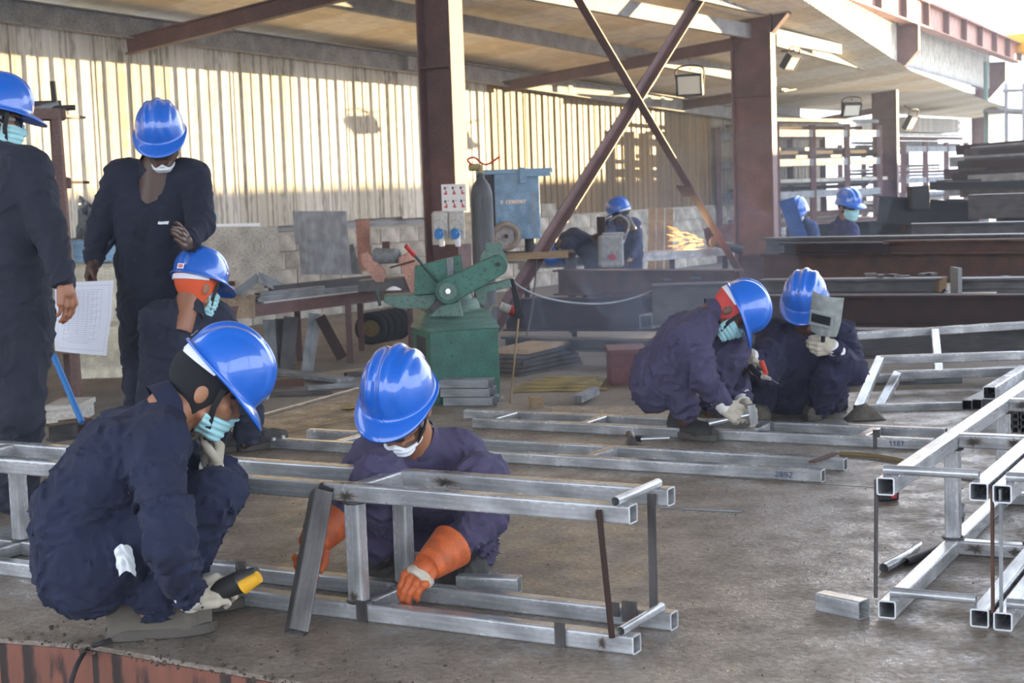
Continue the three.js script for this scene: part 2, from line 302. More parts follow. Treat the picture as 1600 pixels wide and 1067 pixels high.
{ // upper cladding over the lean-to, along the columns
  const w = struct('wall_clerestory'), pts = [[-4, 0, -7.2], [-.45, 0, -13.6], [3.35, 0, -20.4], [7.3, 0, -29.9], [12.4, 0, -41]];
  const m = std(0xd8d2c4, .7, 0, { map: paintT });
  for (let i = 0; i < pts.length - 1; i++) {
    const a = v3(pts[i]), b = v3(pts[i + 1]), L = a.distanceTo(b), n = Math.round(L / .25);
    const prof = []; for (let k = 0; k < n; k++) for (const [x, z] of [[0, 0], [.4, 0], [.5, .05], [.9, .05]]) prof.push([(k + x) / n, z]); prof.push([1, 0]);
    const d = b.clone().sub(a).normalize(), nn = new THREE.Vector3(-d.z, 0, d.x);
    const g = grid(prof.length - 1, 1, (u, v) => { const [t, z] = prof[Math.round(u * (prof.length - 1))]; const p = a.clone().lerp(b, t).addScaledVector(nn, z); return [p.x, mix(3.34, 6.75, v), p.z, t * L, v * 3]; }).toNonIndexed(); g.computeVertexNormals();
    mesh('sheet', g, m, w);
    mesh('girt', bar([a.x, 3.36, a.z], [b.x, 3.36, b.z], .08, .12), M.greyPaint, w);
  }
}
{ // main roof over the right bay, and an added, unseen hall that hides the low sun from the floor
  const c = onShed(struct('ceiling_main')); mesh('roof_deck', bx(26, .12, 17.5, [-6, 6.95, 11.9]), M.greyPaint, c);
  const w = onShed(struct('wall_right')); mesh('fascia', bx(26, .9, .1, [-6, 6.5, 20.5]), M.greyPaint, w);
  for (const s of [-16, -6, 4]) mesh('post', bx(.25, 7, .25, [s, 3.3, 20.4]), M.maroon, w);
  const n = struct('wall_added_sun_block'); n.position.set(29.7, -.2, -40.5); n.rotation.y = Math.atan2(.8, -.6);
  mesh('sun_block', bx(32, 5.6, 6, [-19.6, 2.8, 3]), M.offWhite, n);
  const y = onShed(struct('wall_added_sun_mask')); mesh('low_sun_mask', bx(19, 2.65, .4, [53.5, 1.125, 17.5]), M.conc, y); mesh('tall_sun_mask', bx(14, 9, .4, [70, 4.3, 17.5]), M.offWhite, y);  // added out of view, only to crop the sun band on the sheeted wall
}
// crossed braces between the first two columns
for (const [a, b, lab] of [[[-.194,-.054,-14.3], [2.446,3.544,-18.9], 'straight brace rising towards the widest column, lower end behind the saw'], [[0.612,3.185,-15.5], [2.797,0.102,-19.6], 'dark red brace falling towards the foot of the widest column']]) {
  const g = thing('cross_brace', lab, 'brace');
  mesh('angle', sweep(lShape(.1, .1, .01), a, b, [.84, 0, .55]), M.maroon, g);
  const mid = between(a, b, .66); mesh('gusset', bar(between(a, b, .645), between(a, b, .685), .012, .2, [.84, 0, .55]), M.maroon, g);
  done(g);
}

// ---------- welded tube frames ----------
const UP3 = new THREE.Vector3(0, 1, 0);
function weldedFrame(label, o, e, c, W, opt) {
  const f = thing('welded_tube_frame', label, 'frame'), T = .051, Hs = .353;
  e = v3(e); c = v3(c); const at = (t, a, h) => v3(o).clone().addScaledVector(e, t).addScaledVector(c, a + T / 2).setY(h + T / 2);
  for (const h of [0, Hs]) for (const a of [0, W]) {
    const g = sqTube(at(opt.t0?.[h ? 1 : 0] ?? 0, a, h), at(opt.L, a, h)); mesh('long_tube', g, M.galv, f);
    mesh('cut_end', sweep(tubeShape(.0512, .0512, .0042), at(-.0012, a, h), at(.0012, a, h)), M.brightEdge, f);
  }
  for (const t of opt.posts) {
    for (const a of [0, W]) mesh('post', sqTube(at(t, a, T / 2), at(t, a, Hs - T / 2), .047, .051, e), M.galv, f);
    for (const h of [0, Hs]) mesh('cross_tube', sqTube(at(t, T / 2, h), at(t, W - T / 2, h), .047), M.galv, f);
    for (const a of [0, W]) for (const h of [T * .55, Hs - T * .55]) { const w = new THREE.TorusGeometry(.033, .0045, 5, 12); w.rotateX(Math.PI / 2); const p = at(t, a, h); w.scale(1, 1, 1); mesh('weld_bead', w.translate(p.x, p.y, p.z), M.mill, f); }
  }
  const rr = .0135;
  for (const [t, h, a0, a1, t2] of opt.endPipes ?? []) mesh('end_pipe', pipe(at(t, a0, h + T / 2 + rr - .002), at(t2 ?? t, a1, h + T / 2 + rr - .002), rr, .002), M.galv, f);
  for (const [t, a, dt, da, r, m, flat] of opt.rods ?? []) {
    const p = at(t, a, Hs + .01), q = at(t + dt, a + da, .02);
    mesh(flat ? 'flat_stay' : 'rod_stay', flat ? bar(p, q, .024, .006, c) : rod(p, q, r, r, 10), m, f);
  }
  for (const [t, a, h, w, hh, turn] of opt.tabs ?? []) { const p = at(t, a, h); mesh('steel_tab', bar(p.clone().addScaledVector(UP3, -hh / 2), p.clone().addScaledVector(UP3, hh / 2), w, .006, turn ? e : c), M.mill, f); }
  return { f, at };
}
const E1 = [-.8686, 0, -.4955], C1 = [.4955, 0, -.8686], E2 = [.4706, 0, -.8823], C2 = [.8823, 0, .4706];
{
  const { f, at } = weldedFrame('galvanised tube frame being welded by the two nearest crouching men', [.292, 0, -4.117], E1, C1, .2475, {
    L: 3.0, posts: [.9, 1.75, 2.55], endPipes: [[.035, .353, -.035, .24], [.035, 0, -.025, .24]],
    rods: [[.085, -.032, -.03, -.004, .0085, M.rustDark], [.045, .215, .002, 0, .008, M.mill, true]],
    tabs: [[.87, -.032, .0, .035, .075], [.215, -.032, .005, .03, .075], [.115, .2, .025, .045, .06], [.16, .19, .03, .035, .04]],
  });
  done(f);
  const fn = v3(C1).negate(), fp = (t, h) => at(t, -.0255, h);
  scorch(f, fp(.91, .345), E1, fn, .1, .045, 3); scorch(f, fp(.09, .35), E1, fn, .035, .04, 5); scorch(f, fp(.09, .0), E1, fn, .04, .045, 9); scorch(f, fp(.9, .045), E1, fn, .045, .05, 12); scorch(f, fp(1.75, .345), E1, fn, .08, .045, 15);
  scorch(f, at(.93, -.002, .353 + .0256), E1, [0, 1, 0], .12, .04, 18); scorch(f, at(.72, .2475, .353 + .0256), E1, [0, 1, 0], .16, .035, 21); scorch(f, at(.72, .2475 - .0255, .353), E1, fn, .14, .04, 24);
  // scorched weld spatter at the top of the near post
  const q = at(.93, -.03, .33);
  const p = thing('leaning_steel_tube', 'dark mill-finish square tube leaning against the near welded frame', 'tube');
  mesh('tube', sqTube([-.636,0.024,-4.372], at(.985, -.045, .352), .06, .06, [.35, .3, .9]), std(0x8f8a86, .42, .55, { map: galvT }), p);
  mesh('top_stub', sqTube(at(.99, -.03, .335), at(.975, -.026, .372), .03, .045), M.dark, p);
  done(p);
}
{
  const A = weldedFrame('galvanised tube frame standing foremost at the picture edge, open tube ends facing out', [1.033 - .0225, 0, -4.389 - .012], E2, C2, .2561, {
    L: 2.9, posts: [.84, 1.69, 2.5], endPipes: [[.06, .353, -.02, .245], [.06, 0, -.005, .235]],
    rods: [[.045, -.038, 0, -.006, .006, M.mill], [.0, .292, 0, 0, .008, M.rust, true]],
  });
  done(A.f);
  { const cn = v3(E2).negate(); for (const [t, h, sd] of [[.84, 0, 31], [.84, .353, 33], [1.69, .353, 35]]) { scorch(A.f, A.at(t - .0236, .075, h), C2, cn, .09, .045, sd); scorch(A.f, A.at(t - .0236, .2, h), C2, cn, .06, .045, sd + 1); } for (const t of [.82, 1.67]) scorch(A.f, A.at(t, .0256, .353), E2, C2, .05, .045, 40); }
  const B = weldedFrame('second galvanised tube frame, beyond the red flat bar and cut by the picture edge', [1.033 - .0225 + .3208 * .8823 - .012 * .47, 0, -4.389 - .012 + .3208 * .4706 + .012 * .88], E2, C2, .2561, {
    L: 2.8, posts: [.86, 1.71, 2.5], endPipes: [[.06, .353, 0, .25], [.06, 0, 0, .25]], rods: [[.02, -.008, 0, 0, .006, M.galvDull, true]],
  });
  done(B.f);
}
// flat ladder frames on the floor
function ladder(label, f0, f1, r0, r1, rungs, brown) {
  const g = thing('ladder_frame', label, 'frame'), T = .051, y = T / 2;
  const F0 = v3(f0).setY(y), F1 = v3(f1).setY(y), R0 = v3(r0).setY(y), R1 = v3(r1).setY(y);
  for (const [a, b] of [[F0, F1], [R0, R1]]) { mesh('long_tube', sqTube(a, b), M.galv, g); const d = b.clone().sub(a).normalize(); mesh('cut_end', sweep(tubeShape(.0512, .0512, .0042), b.clone().addScaledVector(d, -.0012), b.clone().addScaledVector(d, .0012)), M.brightEdge, g); }
  for (const t of rungs) { const a = F0.clone().lerp(F1, t), d = F1.clone().sub(F0).normalize(), cdir = R0.clone().sub(F0); cdir.addScaledVector(d, -cdir.dot(d)); const w = cdir.length(); cdir.normalize(); mesh('rung', sqTube(a.clone().addScaledVector(cdir, T / 2), a.clone().addScaledVector(cdir, w - T / 2)), M.galv, g); }
  if (brown) mesh('flat_bar', bar(brown[0], brown[1], .03, .008), M.rust, g);
  return done(g);
}
const LAD1 = ladder('galvanised ladder frame lying on the floor behind the man with orange gauntlets', [-1.227,0.026,-7.837], [1.259,0.026,-6.437], [-1.057,0.026,-8.088], [1.403,0.026,-6.681], [.14, .62], [[1.241,0.056,-6.59], [1.384,0.056,-6.786]]);
const LAD2 = ladder('galvanised ladder frame under the hammer of the crouching man with red scarf', [-.21,0.026,-8.267], [1.889,0.026,-7.101], [-.266,0.026,-8.613], [2.027,0.026,-7.389], [.04, .26, .63, .86]);
for (const [p, r] of [[[-1.21,0.052,-7.732], 0], [[-1.17,0.052,-7.783], 0], [[-1.04,0.052,-7.96], 0]]) solo('nut', new THREE.CylinderGeometry(.012, .012, .014, 6).translate(p[0] + .02, .058, p[2]), M.steelBright, 'small steel nut set on the end of the floor frame', 'nut', 'nuts on the ladder frame end');
// handwritten length marks
function mark(text, p, dir, n, w, h) {
  const cv = document.createElement('canvas'); cv.width = 256; cv.height = 96; const x = cv.getContext('2d'); x.clearRect(0, 0, 256, 96); x.font = 'bold 84px sans-serif'; x.fillStyle = '#3c4a66'; x.textAlign = 'center'; x.textBaseline = 'middle'; x.fillText(text, 128, 50);
  const t = new THREE.CanvasTexture(cv); t.colorSpace = THREE.SRGBColorSpace;
  const g = new THREE.PlaneGeometry(w, h); const zz = v3(n).normalize(), xx = v3(dir).normalize(), yy = zz.clone().cross(xx);
  g.applyMatrix4(new THREE.Matrix4().makeBasis(xx, yy, zz).setPosition(v3(p)));
  return [g, new THREE.MeshStandardMaterial({ map: t, transparent: true, roughness: .8, opacity: .8 })];
}
{
  const d1 = v3([1.259,0.026,-6.437]).sub(v3([-1.227,0.026,-7.837])), n1 = new THREE.Vector3(-d1.z, 0, d1.x).normalize();
  let q = v3([1.259,0.026,-6.437]).addScaledVector(d1.clone().normalize(), -.16).addScaledVector(n1, .0275); const [g1, m1] = mark('2892', q, d1, n1, .11, .038); const a = mesh('length_mark', g1, m1); a.position.sub(LAD1.position); LAD1.add(a);
  const d2 = v3([1.889,0.026,-7.101]).sub(v3([-.21,0.026,-8.267])), n2 = new THREE.Vector3(-d2.z, 0, d2.x).normalize();
  q = v3([1.889,0.026,-7.101]).addScaledVector(d2.clone().normalize(), -.16).addScaledVector(n2, .0275); let [g2, m2] = mark('1187', q, d2, n2, .1, .036); let b = mesh('length_mark', g2, m2); b.position.sub(LAD2.position); LAD2.add(b);
  q = v3([-.048,0.026,-8.183]).addScaledVector(n2, .028);[g2, m2] = mark('218', q, d2, n2, .09, .034); b = mesh('length_mark', g2, m2); b.position.sub(LAD2.position); LAD2.add(b);
}
// clamp standing on the second ladder frame
{ const p = v3([1.657,0.03,-7.237]); solo('steel_clip', bar([p.x, .0, p.z + .03], [p.x, .085, p.z + .03], .014, .03), M.mill, 'small steel clip standing against the rear floor frame', 'clip'); }
// heat tint and soot round the welds
function scorch(owner, p, dir, n, w, h, sd) {
  const N = 64, d = new Uint8Array(N * N * 4);
  for (let y = 0; y < N; y++) for (let x = 0; x < N; x++) { const u = x / N * 2 - 1, v = y / N * 2 - 1, r = Math.hypot(u, v), a = Math.atan2(v, u), k = clamp(1.15 - r * 1.35 + .35 * n3(Math.cos(a) * 3, Math.sin(a) * 3, sd) + .2 * n3(u * 9, v * 9, sd)), c = mixc([.62, .5, .34], [.12, .1, .09], sstep(.25, .8, k)), i = (y * N + x) * 4; d[i] = c[0] * 255; d[i + 1] = c[1] * 255; d[i + 2] = c[2] * 255; d[i + 3] = sstep(0, .8, k) * 185; }
  const t = new THREE.DataTexture(d, N, N); t.magFilter = THREE.LinearFilter; t.colorSpace = THREE.SRGBColorSpace; t.needsUpdate = true;
  const zz = v3(n).clone().normalize(), xx = v3(dir).clone().normalize(), yy = zz.clone().cross(xx), g = new THREE.PlaneGeometry(w, h); g.applyMatrix4(new THREE.Matrix4().makeBasis(xx, yy, zz).setPosition(v3(p).clone().addScaledVector(zz, .0012).sub(owner.position)));
  const m = mesh('weld_scorch', g, new THREE.MeshStandardMaterial({ map: t, transparent: true, roughness: .8 })); owner.add(m);
}
// loose cut tubes
solo('tube_offcut', sqTube([-.194,0.026,-4.869], [-.003,0.026,-4.818], .052, .052), M.galv, 'short galvanised tube offcut behind the boot of the man with orange gauntlets', 'tube');
solo('tube_offcut', sqTube([0.87,0.026,-4.509], [0.97,0.026,-4.397], .054, .054), M.galv, 'short square tube offcut lying beside the open frame ends', 'tube');
{ // stacked short tubes by the saw
  const a = v3([-.414,0.026,-9.148]), b = v3([-.13,0.026,-9.074]), n = new THREE.Vector3(-(b.z - a.z), 0, b.x - a.x).normalize().multiplyScalar(-.056);
  let k = 0; for (const [row, cols, dx] of [[0, 3, .01], [1, 3, -.005], [2, 2, -.01]]) for (let i = 0; i < cols; i++) { const say = ['bottom', 'middle', 'top'][row] + ' row, ' + ['nearest', 'second', 'farthest'][i];
    const p = a.clone().addScaledVector(n, i), q = b.clone().addScaledVector(n, i); p.y = q.y = .026 + row * .052; p.x += dx; q.x += dx + (i % 2) * .012;
    solo('short_tube', sqTube(p, q, .05, .05), M.galvDull, 'short galvanised tube stacked by the green saw, ' + say, 'tube', 'stacked short tubes by the saw');
  }
}
// frames leaning on the beams behind the welder
function paneFrame(label, bl, tl, lenR, legs, w = .05) {
  const g = thing('leaning_tube_gate', label, 'frame'), B = v3(bl), T = v3(tl), R = v3(lenR), mk = (a, b) => sqTube(a, b, w, w, [0, 1, 0]);
  mesh('top_bar', mk(T, T.clone().add(R)), M.galv, g); mesh('bottom_bar', mk(B, B.clone().add(R)), M.galv, g);
  for (const t of legs) mesh('leg', sqTube(B.clone().addScaledVector(R, t), T.clone().addScaledVector(R, t), w, w, [1, 0, 0]), M.galv, g);
  return done(g);
}
paneFrame('foremost galvanised frame leaning beside the welder with the hand shield', [1.822,0.011,-8.35], [2.119,0.185,-9.1], [1.5, .0, .06], [0, .62]);
paneFrame('galvanised frame nested inside the foremost leaning frame', [1.989,-.031,-8.6], [2.218,0.093,-9.1], [1.4, 0, .06], [0, .5]);
paneFrame('galvanised frame leaning highest against the rusty beam', [1.88,0.043,-9.3], [2.046,0.233,-10], [2.4, .08, .1], [.0, .26, .74]);
solo('floor_tube', sqTube([1.542,0.059,-9.2], [2.693,0.005,-9.5], .05), M.galvDull, 'grey tube lying behind the leaning frames', 'tube');
{ // tube ends stacked behind the open frame
  const o = v3([2.254,0.065,-7.2]), d = new THREE.Vector3(.5, 0, -1.05);
  for (let r = 0; r < 4; r++) for (let i = 0; i < 4; i++) { const p = o.clone().add(new THREE.Vector3(i * .034, r * .032, i * .016)); solo('stacked_tube', sqTube(p, p.clone().add(d), .03, .03), M.mill, 'thin dark tube end behind the open frame, ' + ['bottom', 'second', 'third', 'top'][r] + ' row, ' + ['first', 'second', 'third', 'last'][i] + ' along', 'tube', 'piled tubes behind the open frame'); }
  for (const [a, b, w, m, l] of [[[2.217,0.11,-7.7], [2.971,-.008,-9.4], .05, M.mill, 'dark square tube end left of the thin tube pile'], [[2.269,0.109,-7.72], [3.028,-.01,-9.4], .05, M.mill, 'dark square tube end nearest the thin tube pile'], [[2.266,0.195,-7.5], [3.028,0.105,-9.2], .06, M.galv, 'pale square tube on the floor behind the upper frame tube']]) solo('floor_tube', sqTube(a, b, w), m, l, 'tube');
}

// ---------- figures: smooth-joined tapered bones, meshed on a grid ----------
function isoMesh(sdf, lo, hi, cell, colorOf) { // surface nets; blocks far from the surface are skipped
  const n = [0, 1, 2].map((i) => Math.ceil((hi[i] - lo[i]) / cell / 8) * 8 + 1), [nx, ny, nz] = n, F = new Float32Array(nx * ny * nz).fill(1e3), B = 8, rad = B * cell * .87;
  const at = (i, j, k) => (k * ny + j) * nx + i;
  for (let bz = 0; bz < nz; bz += B) for (let by = 0; by < ny; by += B) for (let bxx = 0; bxx < nx; bxx += B) {
    const c = sdf(lo[0] + (bxx + B / 2) * cell, lo[1] + (by + B / 2) * cell, lo[2] + (bz + B / 2) * cell), far = Math.abs(c) > rad * 1.15 + .03;
    for (let k = bz; k < Math.min(nz, bz + B); k++) for (let j = by; j < Math.min(ny, by + B); j++) for (let i = bxx; i < Math.min(nx, bxx + B); i++) F[at(i, j, k)] = far ? c : sdf(lo[0] + i * cell, lo[1] + j * cell, lo[2] + k * cell);
  }
  const id = new Int32Array(nx * ny * nz).fill(-1), pos = [], idx = [], col = [];
  const E = [[0, 1], [2, 3], [4, 5], [6, 7], [0, 2], [1, 3], [4, 6], [5, 7], [0, 4], [1, 5], [2, 6], [3, 7]], d = new Float32Array(8);
  for (let k = 0; k < nz - 1; k++) for (let j = 0; j < ny - 1; j++) for (let i = 0; i < nx - 1; i++) {
    let m = 0; for (let q = 0; q < 8; q++) { d[q] = F[at(i + (q & 1), j + (q >> 1 & 1), k + (q >> 2))]; if (d[q] < 0) m |= 1 << q; }
    if (m === 0 || m === 255) continue;
    let x = 0, y = 0, z = 0, c = 0;
    for (const [a, b] of E) if ((d[a] < 0) !== (d[b] < 0)) { const t = d[a] / (d[a] - d[b]); x += (a & 1) + t * ((b & 1) - (a & 1)); y += (a >> 1 & 1) + t * ((b >> 1 & 1) - (a >> 1 & 1)); z += (a >> 2) + t * ((b >> 2) - (a >> 2)); c++; }
    id[at(i, j, k)] = pos.length / 3; pos.push(lo[0] + (i + x / c) * cell, lo[1] + (j + y / c) * cell, lo[2] + (k + z / c) * cell);
  }
  const quad = (a, b, c, e, f) => { if (a < 0 || b < 0 || c < 0 || e < 0) return; f ? idx.push(a, b, c, a, c, e) : idx.push(a, c, b, a, e, c); };
  for (let k = 1; k < nz - 1; k++) for (let j = 1; j < ny - 1; j++) for (let i = 1; i < nx - 1; i++) {
    const s = F[at(i, j, k)] < 0;
    if (s !== F[at(i + 1, j, k)] < 0) quad(id[at(i, j - 1, k - 1)], id[at(i, j, k - 1)], id[at(i, j, k)], id[at(i, j - 1, k)], s);
    if (s !== F[at(i, j + 1, k)] < 0) quad(id[at(i - 1, j, k - 1)], id[at(i - 1, j, k)], id[at(i, j, k)], id[at(i, j, k - 1)], s);
    if (s !== F[at(i, j, k + 1)] < 0) quad(id[at(i - 1, j - 1, k)], id[at(i, j - 1, k)], id[at(i, j, k)], id[at(i - 1, j, k)], s);
  }
  const g = new THREE.BufferGeometry(); g.setAttribute('position', new THREE.Float32BufferAttribute(pos, 3)); g.setIndex(idx);
  if (colorOf) { for (let i = 0; i < pos.length; i += 3) col.push(...colorOf(pos[i], pos[i + 1], pos[i + 2])); g.setAttribute('color', new THREE.Float32BufferAttribute(col, 3)); }
  g.computeVertexNormals(); return g;
}
// prims: [ax,ay,az, bx,by,bz, ra, rb]; returns a distance, folds across each bone when amp > 0
function bones(list, k = .04, amp = 0, sd = 0, freq = 15) {
  const P = list.map((q) => { const a = v3(q[0]), b = v3(q[1]), dd = b.clone().sub(a), L = Math.max(1e-5, dd.length()); return { ax: a.x, ay: a.y, az: a.z, dx: dd.x / L, dy: dd.y / L, dz: dd.z / L, L, ra: q[2], rb: q[3] ?? q[2], f: q[4] ?? 1 }; });
  const D = new Float64Array(P.length), T = new Float64Array(P.length);
  return (x, y, z) => {
    let m = 1e9, s = 0;
    for (let i = 0; i < P.length; i++) {
      const p = P[i], px = x - p.ax, py = y - p.ay, pz = z - p.az; let t = px * p.dx + py * p.dy + pz * p.dz; T[i] = t; t = t < 0 ? 0 : t > p.L ? p.L : t;
      const qx = px - p.dx * t, qy = py - p.dy * t, qz = pz - p.dz * t; D[i] = Math.sqrt(qx * qx + qy * qy + qz * qz) - p.ra - (p.rb - p.ra) * t / p.L; if (D[i] < m) m = D[i];
    }
    for (let i = 0; i < P.length; i++) { const e = (D[i] - m) / k; if (e < 6) s += Math.exp(-e * 2.2); }
    let r = m - k / 2.2 * Math.log(s);
    if (amp && r < .05 && r > -.05) {
      let w = 0, f = 0;
      for (let i = 0; i < P.length; i++) { const e = (D[i] - m) / .03; if (e > 3 || !P[i].f) continue; const p = P[i], t = T[i], wx = x - p.dx * t, wy = y - p.dy * t, wz = z - p.dz * t, g = Math.exp(-e);
        const wob = .06 * n3(x * 5, y * 5, z * 5 + sd) + .35 * wx - .25 * wy, n = n3((t + wob) * freq + i * 3.1, (wx + wy * .6) * 4.5 + sd, (wz - wy * .5) * 4.5), n2 = n3((t + wob * 1.5) * freq * 2.3, (wx - wz) * 8 + sd, wy * 8);
        f += g * p.f * ((1 - Math.abs(n)) ** 3.2 - .22 + .4 * ((1 - Math.abs(n2)) ** 3 - .25)); w += g; }
      if (w) r -= amp * f / w;
    }
    return r;
  };
}
const bounds = (list, pad = .05) => { const lo = [9e9, 9e9, 9e9], hi = [-9e9, -9e9, -9e9]; for (const q of list) for (const [p, r] of [[q[0], q[2]], [q[1], q[3] ?? q[2]]]) { const v = v3(p).toArray(); for (let i = 0; i < 3; i++) { lo[i] = Math.min(lo[i], v[i] - r - pad); hi[i] = Math.max(hi[i], v[i] + r + pad); } } return [lo, hi]; };
const frame = (o, z, y) => { const Z = v3(z).clone().normalize(), X = v3(y).clone().cross(Z).normalize(), Y = Z.clone().cross(X); return new THREE.Matrix4().makeBasis(X, Y, Z).setPosition(v3(o)); };
const put = (g, m) => g.clone().applyMatrix4(m);
const ell = (x, y, z, c, r) => { const a = (x - c[0]) / r[0], b = (y - c[1]) / r[1], d = (z - c[2]) / r[2], k = Math.sqrt(a * a + b * b + d * d); return (k - 1) * Math.min(r[0], r[1], r[2]) * (k < 1 ? 1 : 1); };
const smin = (a, b, k) => { const h = clamp(.5 + .5 * (b - a) / k); return b + (a - b) * h - k * h * (1 - h); };
// head: origin between the ears, +z out of the face, +y up, life size
const faceBones = bones([[[0, .004, .088], [0, -.028, .107], .009, .014], [[-.012, -.031, .097], [.012, -.031, .097], .0095], [[-.028, .018, .083], [.028, .018, .083], .012], [[-.05, -.018, .06], [-.034, -.03, .075], .022], [[.05, -.018, .06], [.034, -.03, .075], .022], [[-.018, -.057, .09], [.018, -.057, .09], .0075], [[-.015, -.067, .089], [.015, -.067, .089], .008], [[-.012, -.098, .078], [.012, -.098, .078], .019], [[-.055, -.06, .02], [-.02, -.098, .07], .02, .02], [[.055, -.06, .02], [.02, -.098, .07], .02, .02], [[0, -.05, -.03], [0, -.2, -.05], .054, .058]], .014);
const skull = (x, y, z) => Math.min(smin(ell(x, y, z, [0, .035, -.012], [.076, .09, .095]), ell(x, y, z, [0, -.025, .025], [.06, .085, .068]), .03), 9);
const headSdf = (x, y, z) => {
  const ax = Math.abs(x); let d = smin(skull(x, y, z), faceBones(x, y, z), .014);
  d = smin(d, ell(ax, y, z, [.079, -.008, -.012], [.009, .032, .02]), .008);                       // ears
  const sock = Math.hypot(ax - .031, y - .002, z - .098) - .017; d = -smin(-d, sock, .012);        // eye sockets
  d = Math.min(d, Math.hypot(ax - .031, y - .001, z - .077) - .0125); return d;                    // eyeballs
};
function headGeo(skin, beard) {
  const s = hex(skin), S = [s.r, s.g, s.b];
  return isoMesh(headSdf, [-.11, -.22, -.13], [.11, .15, .14], .0042, (x, y, z) => {
    const ax = Math.abs(x); let c = S;
    if (Math.hypot(ax - .031, y - .001, z - .089) < .009 && z > .083) c = Math.hypot(ax - .031, y) < .005 ? [.01, .008, .006] : [.55, .52, .48];
    if (Math.abs(y - .02 + (ax - .03) * .15) < .0055 && ax > .012 && ax < .052 && z > .06) c = [.012, .01, .009];
    if (z > .07 && Math.abs(y + .062) < .011 && ax < .025) c = mixc(S, [.16, .045, .04], .5);
    if (beard) { if (z > .07 && Math.abs(y + .047) < .0085 && ax < .034) c = [.012, .01, .009]; if (beard > 1 && (y < -.075 && z > .02 && y > -.14 || (ax > .05 && y < -.035 && y > -.12 && z > -.01))) c = mixc(S, [.012, .01, .01], .8); }
    return c;
  });
}
const scalp = (inflate, low, faceLine) => isoMesh((x, y, z) => Math.max(skull(x, y, z) - inflate, -(y - (z > 0 ? mix(low, faceLine, clamp(z / .06)) : low) - .012 * n3(x * 20, z * 20, 3))), [-.12, -.14, -.14], [.12, .16, .13], .006);
const maskGeo = (drop = 0, tilt = 0) => isoMesh((x, y, z) => { const q = y + drop; return Math.max(Math.min(headSdf(x, y, z), ell(x, y, z, [0, -.05, .05], [.06, .06, .062])) - .006 - .0022 * Math.cos(q * 330), q + .012 - .02 * (1 - Math.min(1, Math.abs(x) / .03)), -(q + .112), -(z - .022)); }, [-.12, -.17, -.02], [.12, .05, .15], .0045);
// hand: origin at the wrist, +y to the finger tips, palm faces +z, thumb on +x; curl in radians a joint
function handBones(curl, spread = .06, thumbIn = .5, infl = 0) {
  const L = [[[0, 0, 0], [0, .03, 0], .027, .03]], tips = [[-.035, .07, .06, .0076], [-.012, .08, .078, .0086], [.012, .082, .083, .0088], [.036, .077, .075, .0086]];
  tips.forEach(([x, y, len, r], i) => {
    L.push([[x * .6, .015, 0], [x, y, 0], .018, .0135]);
    let p = [x, y, 0], a = curl * .75; for (const [f, q] of [[.45, 1], [.31, .92], [.24, .82]]) { const o = Math.sin((i - 1.5) * -spread) * Math.cos(a), n = [p[0] + o * len * f, p[1] + Math.cos(a) * len * f, p[2] + Math.sin(a) * len * f]; L.push([p, n, r * q * 1.05, r * q * .95]); p = n; a += curl; }
  });
  const t1 = [.047, .045, .012 + .012 * thumbIn], t2 = [.06 - .03 * thumbIn, .073, .02 + .035 * thumbIn], t3 = [.062 - .05 * thumbIn, .097 - .01 * thumbIn, .024 + .045 * thumbIn];
  L.push([[.018, .012, .005], t1, .017, .0125], [t1, t2, .0115, .0105], [t2, t3, .0105, .0085]);
  return L.map((q) => [q[0], q[1], q[2] + infl, (q[3] ?? q[2]) + infl]);
}
const handGeo = (curl, spread, thumbIn, infl = 0, cell = .0034) => { const l = handBones(curl, spread, thumbIn, infl); return isoMesh(bones(l, .0035), ...bounds(l, .012), cell); };
// low work shoe: origin under the heel's back, +z to the toe
const shoeUpper = isoMesh((x, y, z) => { const w = .036 + .012 * sstep(.06, .2, z) - .03 * sstep(.22, .285, z), top = (z < .09 ? .118 : mix(.118, .084, sstep(.09, .19, z))) - .016 * sstep(.21, .285, z); const ax = Math.abs(x) / w, h = Math.max(0, y - .02) / (top - .02); const d = Math.sqrt(ax * ax * .9 + h * h * h * .9) - 1; return Math.max(d * .03, .022 - y, z - .287, -z - .002) - .003 - .002 * n3(x * 60, y * 60, z * 25); }, [-.08, .0, -.03], [.08, .14, .32], .006);
const shoeSole = (() => { const s = new THREE.Shape(); s.moveTo(0, -.01); s.bezierCurveTo(.05, -.01, .045, .08, .044, .12); s.bezierCurveTo(.06, .2, .05, .3, 0, .3); s.bezierCurveTo(-.05, .3, -.06, .2, -.044, .12); s.bezierCurveTo(-.045, .08, -.05, -.01, 0, -.01); const g = new THREE.ExtrudeGeometry(s, { depth: .022, bevelEnabled: true, bevelSize: .004, bevelThickness: .004, bevelSegments: 2, curveSegments: 10 }); g.rotateX(Math.PI / 2); g.translate(0, .028, 0); return g; })();
const shoeLaces = merge([0, 1, 2, 3].map((i) => hose([[-.022, .088 - i * .007, .1 + i * .022], [0, .112 - i * .008, .105 + i * .022], [.022, .088 - i * .007, .1 + i * .022]], .0028, 8, 5)));
